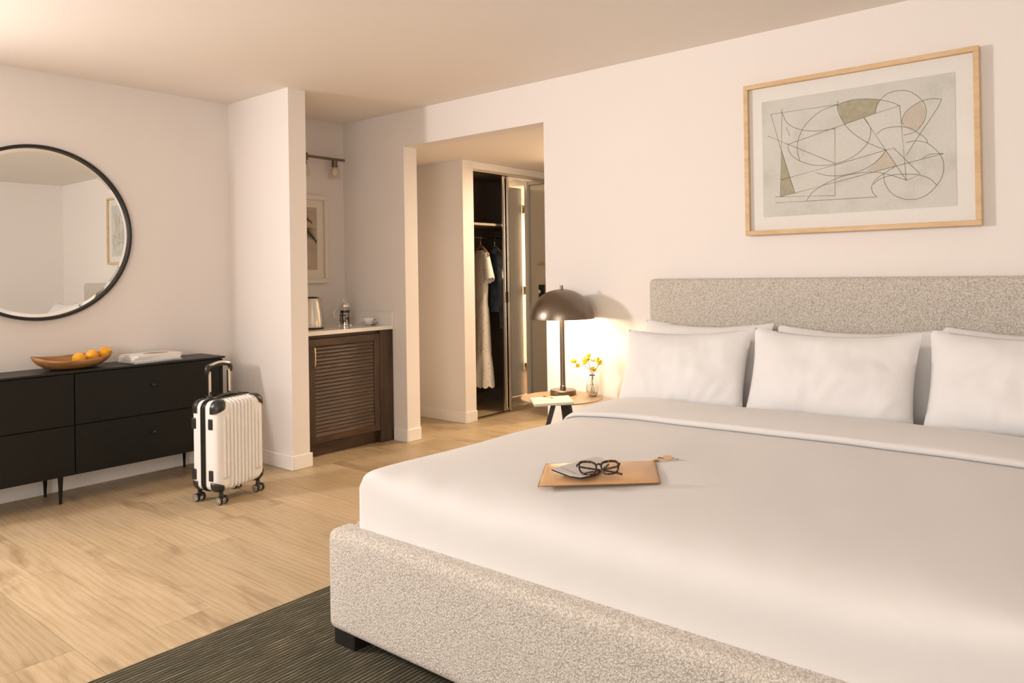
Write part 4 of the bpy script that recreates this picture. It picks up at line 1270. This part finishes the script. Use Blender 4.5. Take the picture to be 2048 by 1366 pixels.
obj('base', lathe(new(), [(0, 0), (0.077, 0), (0.079, 0.003), (0.079, 0.025), (0.075, 0.029), (0, 0.031)], 56), M['lamp_metal'], lp, auto=40)
obj('stem', lathe(new(), [(0, 0.031), (0.0175, 0.031), (0.0175, 0.052), (0.0155, 0.054), (0.0155, 0.46), (0, 0.46)], 24), M['lamp_metal'], lp, auto=40)
SR = 0.198
SB = at(1125, 637, 1, LY).z - TBZ - 0.001
SH = at(1125, 578, 1, LY).z - TBZ - 0.001 - SB
pr_o = [(SR * math.cos(a), SB + SH * math.sin(a)) for a in (PI / 2 * i / 24 for i in range(25))]
pr_o[-1] = (0, SB + SH)
shd = obj('shade', lathe(new(), pr_o, 72), M['lamp_metal'], lp, smooth=True)
pr_i = [((SR - 0.004) * math.cos(a), SB + (SH - 0.004) * math.sin(a)) for a in (PI / 2 * i / 24 for i in range(25))]
pr_i[-1] = (0, SB + SH - 0.004)
obj('shade_lining', lathe(new(), [(SR, SB)] + pr_i, 72), M['lamp_inside'], shd, smooth=True)
obj('finial', lathe(new(), [(0, SB + SH), (0.010, SB + SH - 0.002), (0.010, SB + SH + 0.022), (0, SB + SH + 0.023)], 16), M['lamp_metal'], lp, auto=40)
obj('bulb', lathe(new(), [(0, SB + 0.015), (0.022, SB + 0.022), (0.033, SB + 0.045), (0.026, SB + 0.072), (0.014, SB + 0.09), (0, SB + 0.09)], 24, (0.05, -0.02, 0)), M['bulb_lit'], lp, smooth=True)
l = bpy.data.lights.new('lamp_light', 'POINT')
l.energy, l.color, l.shadow_soft_size = 9.5, (1.0, 0.74, 0.46), 0.035
o = bpy.data.objects.new('lamp_light', l)
COL.objects.link(o)
o.location, o.parent = (-0.045, -0.03, SB + 0.03), lp

# notepad and pencil
c4 = [at(px, py, 2, TBZ + 0.010) for px, py in ((1061, 797), (1069, 810), (1147, 805), (1137, 792))]
cen = sum(c4, Vector()) / 4
npd = thing('notepad', 'cream paper notepad overhanging the edge of the bedside table', 'notepad', (cen.x, cen.y, TBZ + 0.001))
bm = new()
prism(bm, [Vector((p.x - cen.x, p.y - cen.y, 0)) for p in c4], (0, 0, 1), 0.012)
obj('pages', bm, M['pages'], npd)
bm = new()
prism(bm, [Vector((p.x - cen.x, p.y - cen.y, 0.0121)) for p in c4], (0, 0, 1), 0.0012)
obj('top_sheet', bm, M['notepad'], npd)
pa, pb = at(1087, 793, 2, TBZ + 0.018), at(1106, 796, 2, TBZ + 0.018)
pc = (pa + pb) / 2
pn = thing('pencil', 'short dark pencil lying on the cream notepad', 'pencil', (pc.x, pc.y, TBZ + 0.0148))
obj('barrel', tube(new(), [Vector((pa.x - pc.x, pa.y - pc.y, 0.0040)) , Vector((pb.x - pc.x, pb.y - pc.y, 0.0040))], 0.0036, 8), M['bronze'], pn, auto=40)
d = (pb - pa).normalized()
e = Vector((pb.x - pc.x, pb.y - pc.y, 0.0040))
obj('point', tube(new(), [e, e + Vector((d.x, d.y, 0)) * 0.014], [0.0036, 0.0006], 8), M['pale_wood'], pn)

# vase with yellow sprigs
vp = at(1185, 793, 2, TBZ)
_v = at(1185, 792, 2, TBZ)
vp = Vector((_v.x, _v.y, 0))
vz = thing('bud_vase', 'small clear glass bud vase half full of water on the bedside table', 'vase', (vp.x, vp.y, TBZ + 0.001))
vprof = [(0.0, 0.0), (0.020, 0.0), (0.026, 0.004), (0.036, 0.025), (0.0385, 0.048), (0.034, 0.078), (0.023, 0.104), (0.0165, 0.118), (0.0175, 0.125)]
obj('glass', lathe(new(), vprof + [(r - 0.0018 if r > 0.002 else 0, z + 0.003) for r, z in vprof[::-1][1:]], 40), M['vase_glass'], vz, smooth=True)
obj('water', lathe(new(), [(0, 0.005), (0.022, 0.006), (0.032, 0.025), (0.0355, 0.048), (0.0340, 0.066), (0, 0.066)], 32), M['water'], vz, auto=50)
def petal(bm, c, d, L, wd):
    d = d.normalized()
    s, t = frame_of(d)
    rows = []
    for i in range(5):
        u = i / 4
        wv = wd * math.sin(PI * (0.12 + 0.80 * u))
        q = c + d * L * u + t * (0.25 * L * u * u)
        rows.append([q - s * wv, q + t * -0.15 * wv, q + s * wv])
    surf(bm, rows)
def sprig(path, blooms, label):
    sp = thing('flower_sprig', label, 'flower', (vp.x, vp.y, TBZ + 0.006), 0, 'yellow sprigs in the bud vase')
    P = spline(path, 6)
    obj('stem', tube(new(), P, 0.0016, 6), M['stem'], sp, smooth=True)
    for (c, r, n) in blooms:
        bm = new()
        for k in range(n + 4):
            a = 2 * PI * k / n + random.random()
            el = random.uniform(-0.35, 0.9)
            petal(bm, Vector(c), Vector((math.cos(a) * math.cos(el), math.sin(a) * math.cos(el), math.sin(el))), r * random.uniform(0.9, 1.3), r * 0.46)
        obj('blossom', bm, M['petal'], sp, smooth=True)
def W(dx, dz, dy=0): return Vector((dx * 0.776 - dy * 0.63, dx * 0.63 + dy * 0.776, dz))
sprig([W(0.015, 0.004), W(0.004, 0.06), W(-0.002, 0.12), W(-0.03, 0.165, -0.01), W(-0.07, 0.185, -0.01), W(-0.105, 0.19, -0.01)],
      [(W(-0.108, 0.195, -0.01), 0.024, 8), (W(-0.088, 0.170, -0.012), 0.022, 8), (W(-0.045, 0.19, -0.01), 0.022, 8)], 'yellow flower sprig leaning toward the lamp from the bud vase')
sprig([W(-0.012, 0.004), W(0.0, 0.06), W(0.004, 0.12), W(-0.012, 0.16, 0.008), W(-0.022, 0.205, 0.01)],
      [(W(-0.030, 0.205, 0.01), 0.027, 9), (W(-0.018, 0.225, 0.01), 0.020, 7), (W(0.002, 0.150, 0.004), 0.023, 9), (W(0.008, 0.20, 0.012), 0.020, 6)], 'yellow flower sprig standing upright in the middle of the bud vase')
sprig([W(0.008, 0.004), W(-0.008, 0.06), W(0.002, 0.12), W(0.02, 0.15, -0.004), W(0.042, 0.185, -0.006)],
      [(W(0.045, 0.182, -0.006), 0.025, 9), (W(0.036, 0.205, -0.006), 0.018, 5), (W(0.014, 0.142, -0.004), 0.020, 7)], 'yellow flower sprig leaning toward the bed from the bud vase')

# ------------------------------------------------------------------ leather pouch, case and glasses on the duvet
zp = 0.625
for _ in range(3):
    _c = [at(px, py, 2, zp) for px, py in ((1076, 974), (1320, 967), (1310, 920), (1092, 926))]
    zp = max(duvet_z(_c[a].x * (1 - t_) + _c[b].x * t_, _c[a].y * (1 - t_) + _c[b].y * t_) for a, b in ((0, 1), (1, 2), (2, 3), (3, 0), (0, 2), (1, 3)) for t_ in (0, 0.15, 0.3, 0.5, 0.7, 0.85, 1)) + 0.0005
def P2(px, py, z): return at(px, py, 2, z)
cs = [P2(1076, 974, zp), P2(1320, 967, zp), P2(1310, 920, zp + 0.005), P2(1092, 926, zp + 0.005)]
cen = sum(cs, Vector()) / 4
po = thing('leather_pouch', 'flat tan leather zip pouch lying on the white duvet', 'pouch', (cen.x, cen.y, zp))
def bil(u, v):
    a = cs[0].lerp(cs[1], u); b = cs[3].lerp(cs[2], u)
    p = a.lerp(b, v) - cen
    return Vector((p.x, p.y, 0))
bm = new()
nu, nv = 36, 26
def ph(u, v): return 0.0025 + 0.019 * (math.sin(PI * u) ** 0.55) * (math.sin(PI * v) ** 0.5) * (1.25 - 0.5 * v) + 0.0015 * noise.noise(Vector((u * 5, v * 4, 2)))
surf(bm, [[bil(i / nu, j / nv) + Vector((0, 0, ph(i / nu, j / nv))) for j in range(nv + 1)] for i in range(nu + 1)])
surf(bm, [[bil(i / nu, j / nv) + Vector((0, 0, 0.0)) for j in range(nv + 1)] for i in range(nu + 1)])
be = [e for e in bm.edges if e.is_boundary]
bmesh.ops.bridge_loops(bm, edges=be)
obj('body', bm, M['leather'], po, smooth=True)
edge = [bil(i / 20, 0) for i in range(20)] + [bil(1, i / 20) for i in range(20)] + [bil(1 - i / 20, 1) for i in range(20)] + [bil(0, 1 - i / 20) for i in range(20)]
obj('edge_binding', tube(new(), [p + Vector((0, 0, 0.0015)) for p in edge], 0.0016, 6, closed=True), M['leather_edge'], po, smooth=True)
c2 = bil(0.985, 1.0)
dirp = (bil(1, 1) - bil(0, 1)).normalized()
dirq = (bil(1, 1) - bil(1, 0)).normalized()
obj('zip_slider', xf(bx(-0.012, 0.012, -0.006, 0.006, 0.001, 0.010, bev=0.002), Matrix.Translation(c2 + dirp * 0.012)), M['brass'], po)
bm = new()
tube(bm, spline([c2 + dirp * 0.01 + Vector((0, 0, 0.006)), c2 + dirp * 0.022 + dirq * 0.012 + Vector((0, 0, 0.010)), c2 + dirp * 0.034 + dirq * 0.006 + Vector((0, 0, 0.008))], 5), 0.0022, 6)
obj('pull_loop', bm, M['leather_edge'], po, smooth=True)
bm = new()
q0 = c2 + dirp * 0.030 + dirq * 0.012
prism(bm, [q0 + Vector((0, 0, 0.004)), q0 + dirp * 0.02 - dirq * 0.010 + Vector((0, 0, 0.003)), q0 + dirp * 0.040 + Vector((0, 0, 0.006)), q0 + dirp * 0.032 + dirq * 0.016 + Vector((0, 0, 0.010)), q0 + dirp * 0.008 + dirq * 0.018 + Vector((0, 0, 0.010))], (0, 0, 1), 0.003)
obj('pull_tab', bm, M['leather'], po)
bm = new()
tube(bm, [q0 + dirp * 0.038 + Vector((0, 0, 0.007)), q0 + dirp * 0.058 - dirq * 0.006 + Vector((0, 0, 0.004))], 0.002, 6)
obj('pull_cord', bm, M['leather_edge'], po)

zt = zp + 0.0265
ring = []
pts = [P2(1103, 941, zt), P2(1140, 955, zt), P2(1162, 958, zt), P2(1190, 952, zt), P2(1218, 930, zt), P2(1203, 918, zt), P2(1192, 917, zt), P2(1178, 920, zt)]
cen2 = sum(pts, Vector()) / len(pts)
gc = thing('glasses_sleeve', 'pale grey soft sleeve with black underside on the leather pouch', 'case', (cen2.x, cen2.y, zt))
bm = new(); prism(bm, [Vector((p.x - cen2.x, p.y - cen2.y, 0)) for p in pts], (0, 0, 1), 0.004)
obj('lining', bm, M['black_felt'], gc)
bm = new(); prism(bm, [Vector(((p.x - cen2.x) * 0.985, (p.y - cen2.y) * 0.985, 0.0041)) for p in pts], (0, 0, 1), 0.002)
top = obj('upper', bm, M['case_grey'], gc)
bm = new()
a, b = P2(1122, 939, zt) - cen2, P2(1152, 951, zt) - cen2
for k in range(16):
    p = a.lerp(b, k / 15)
    box(bm, p.x - 0.0012, p.x + 0.0012, p.y - 0.0015, p.y + 0.0015, 0.0061, 0.0064)
obj('lettering', bm, M['black_felt'], top)

# eyeglasses: front frame tilted back, temples folded behind it
gcen = P2(1199, 941, zt + 0.02)
gl = thing('eyeglasses', 'tortoiseshell eyeglasses with folded temples resting on the grey sleeve', 'eyeglasses', (gcen.x, gcen.y, zt + 0.0075))
wx = Vector((dirp.x, dirp.y, 0)).normalized()
wy = Vector((-wx.y, wx.x, 0))
up = (wy * 0.66 + Vector((0, 0, 0.75))).normalized()
nrm = wx.cross(up)
G = lambda u, v, d=0: wx * u + up * (v + 0.0225) + nrm * d
def lens_outline(cx_, s):
    out = []
    for k in range(40):
        a = 2 * PI * k / 40
        ex = 2 / 2.9
        x = math.copysign(abs(math.cos(a)) ** ex, math.cos(a)) * 0.0265
        y = math.copysign(abs(math.sin(a)) ** ex, math.sin(a)) * 0.0215
        x *= 1 + 0.10 * y / 0.0215
        out.append((cx_ + x, y + 0.002 * s * x / 0.0265))
    return out
for s in (-1, 1):
    ol = lens_outline(s * 0.0345, s)
    rim = obj('rim', tube(new(), [G(u, v) for u, v in ol], [0.0029 + 0.0011 * max(0, v / 0.0215) for u, v in ol], 8, closed=True), M['tortoise'], gl, smooth=True)
    bm = new()
    prism(bm, [G(u, v, -0.0005) for u, v in ol], nrm, 0.001)
    obj('lens', bm, M['lens'], rim)
    hinge = G(s * 0.064, 0.013, 0)
    obj('end_piece', tube(new(), [G(s * 0.060, 0.013), G(s * 0.066, 0.013), G(s * 0.066, 0.012, -0.010)], 0.0034, 8), M['tortoise'], gl, smooth=True)
    z_off = -0.010 - 0.006 * (s > 0)
    tp = spline([G(s * 0.066, 0.012, z_off), G(s * 0.03, 0.006, z_off - 0.004), G(-s * 0.03, -0.004, z_off - 0.006), G(-s * 0.058, -0.012, z_off - 0.004), G(-s * 0.072, -0.019, z_off)], 6)
    obj('temple', tube(new(), tp, [0.0030] * 16 + [0.0036] * (len(tp) - 16), 8), M['tortoise'], gl, smooth=True)
obj('bridge', tube(new(), spline([G(-0.0085, 0.008), G(0, 0.0125, 0.001), G(0.0085, 0.008)], 6), 0.0032, 8), M['tortoise'], gl, smooth=True)
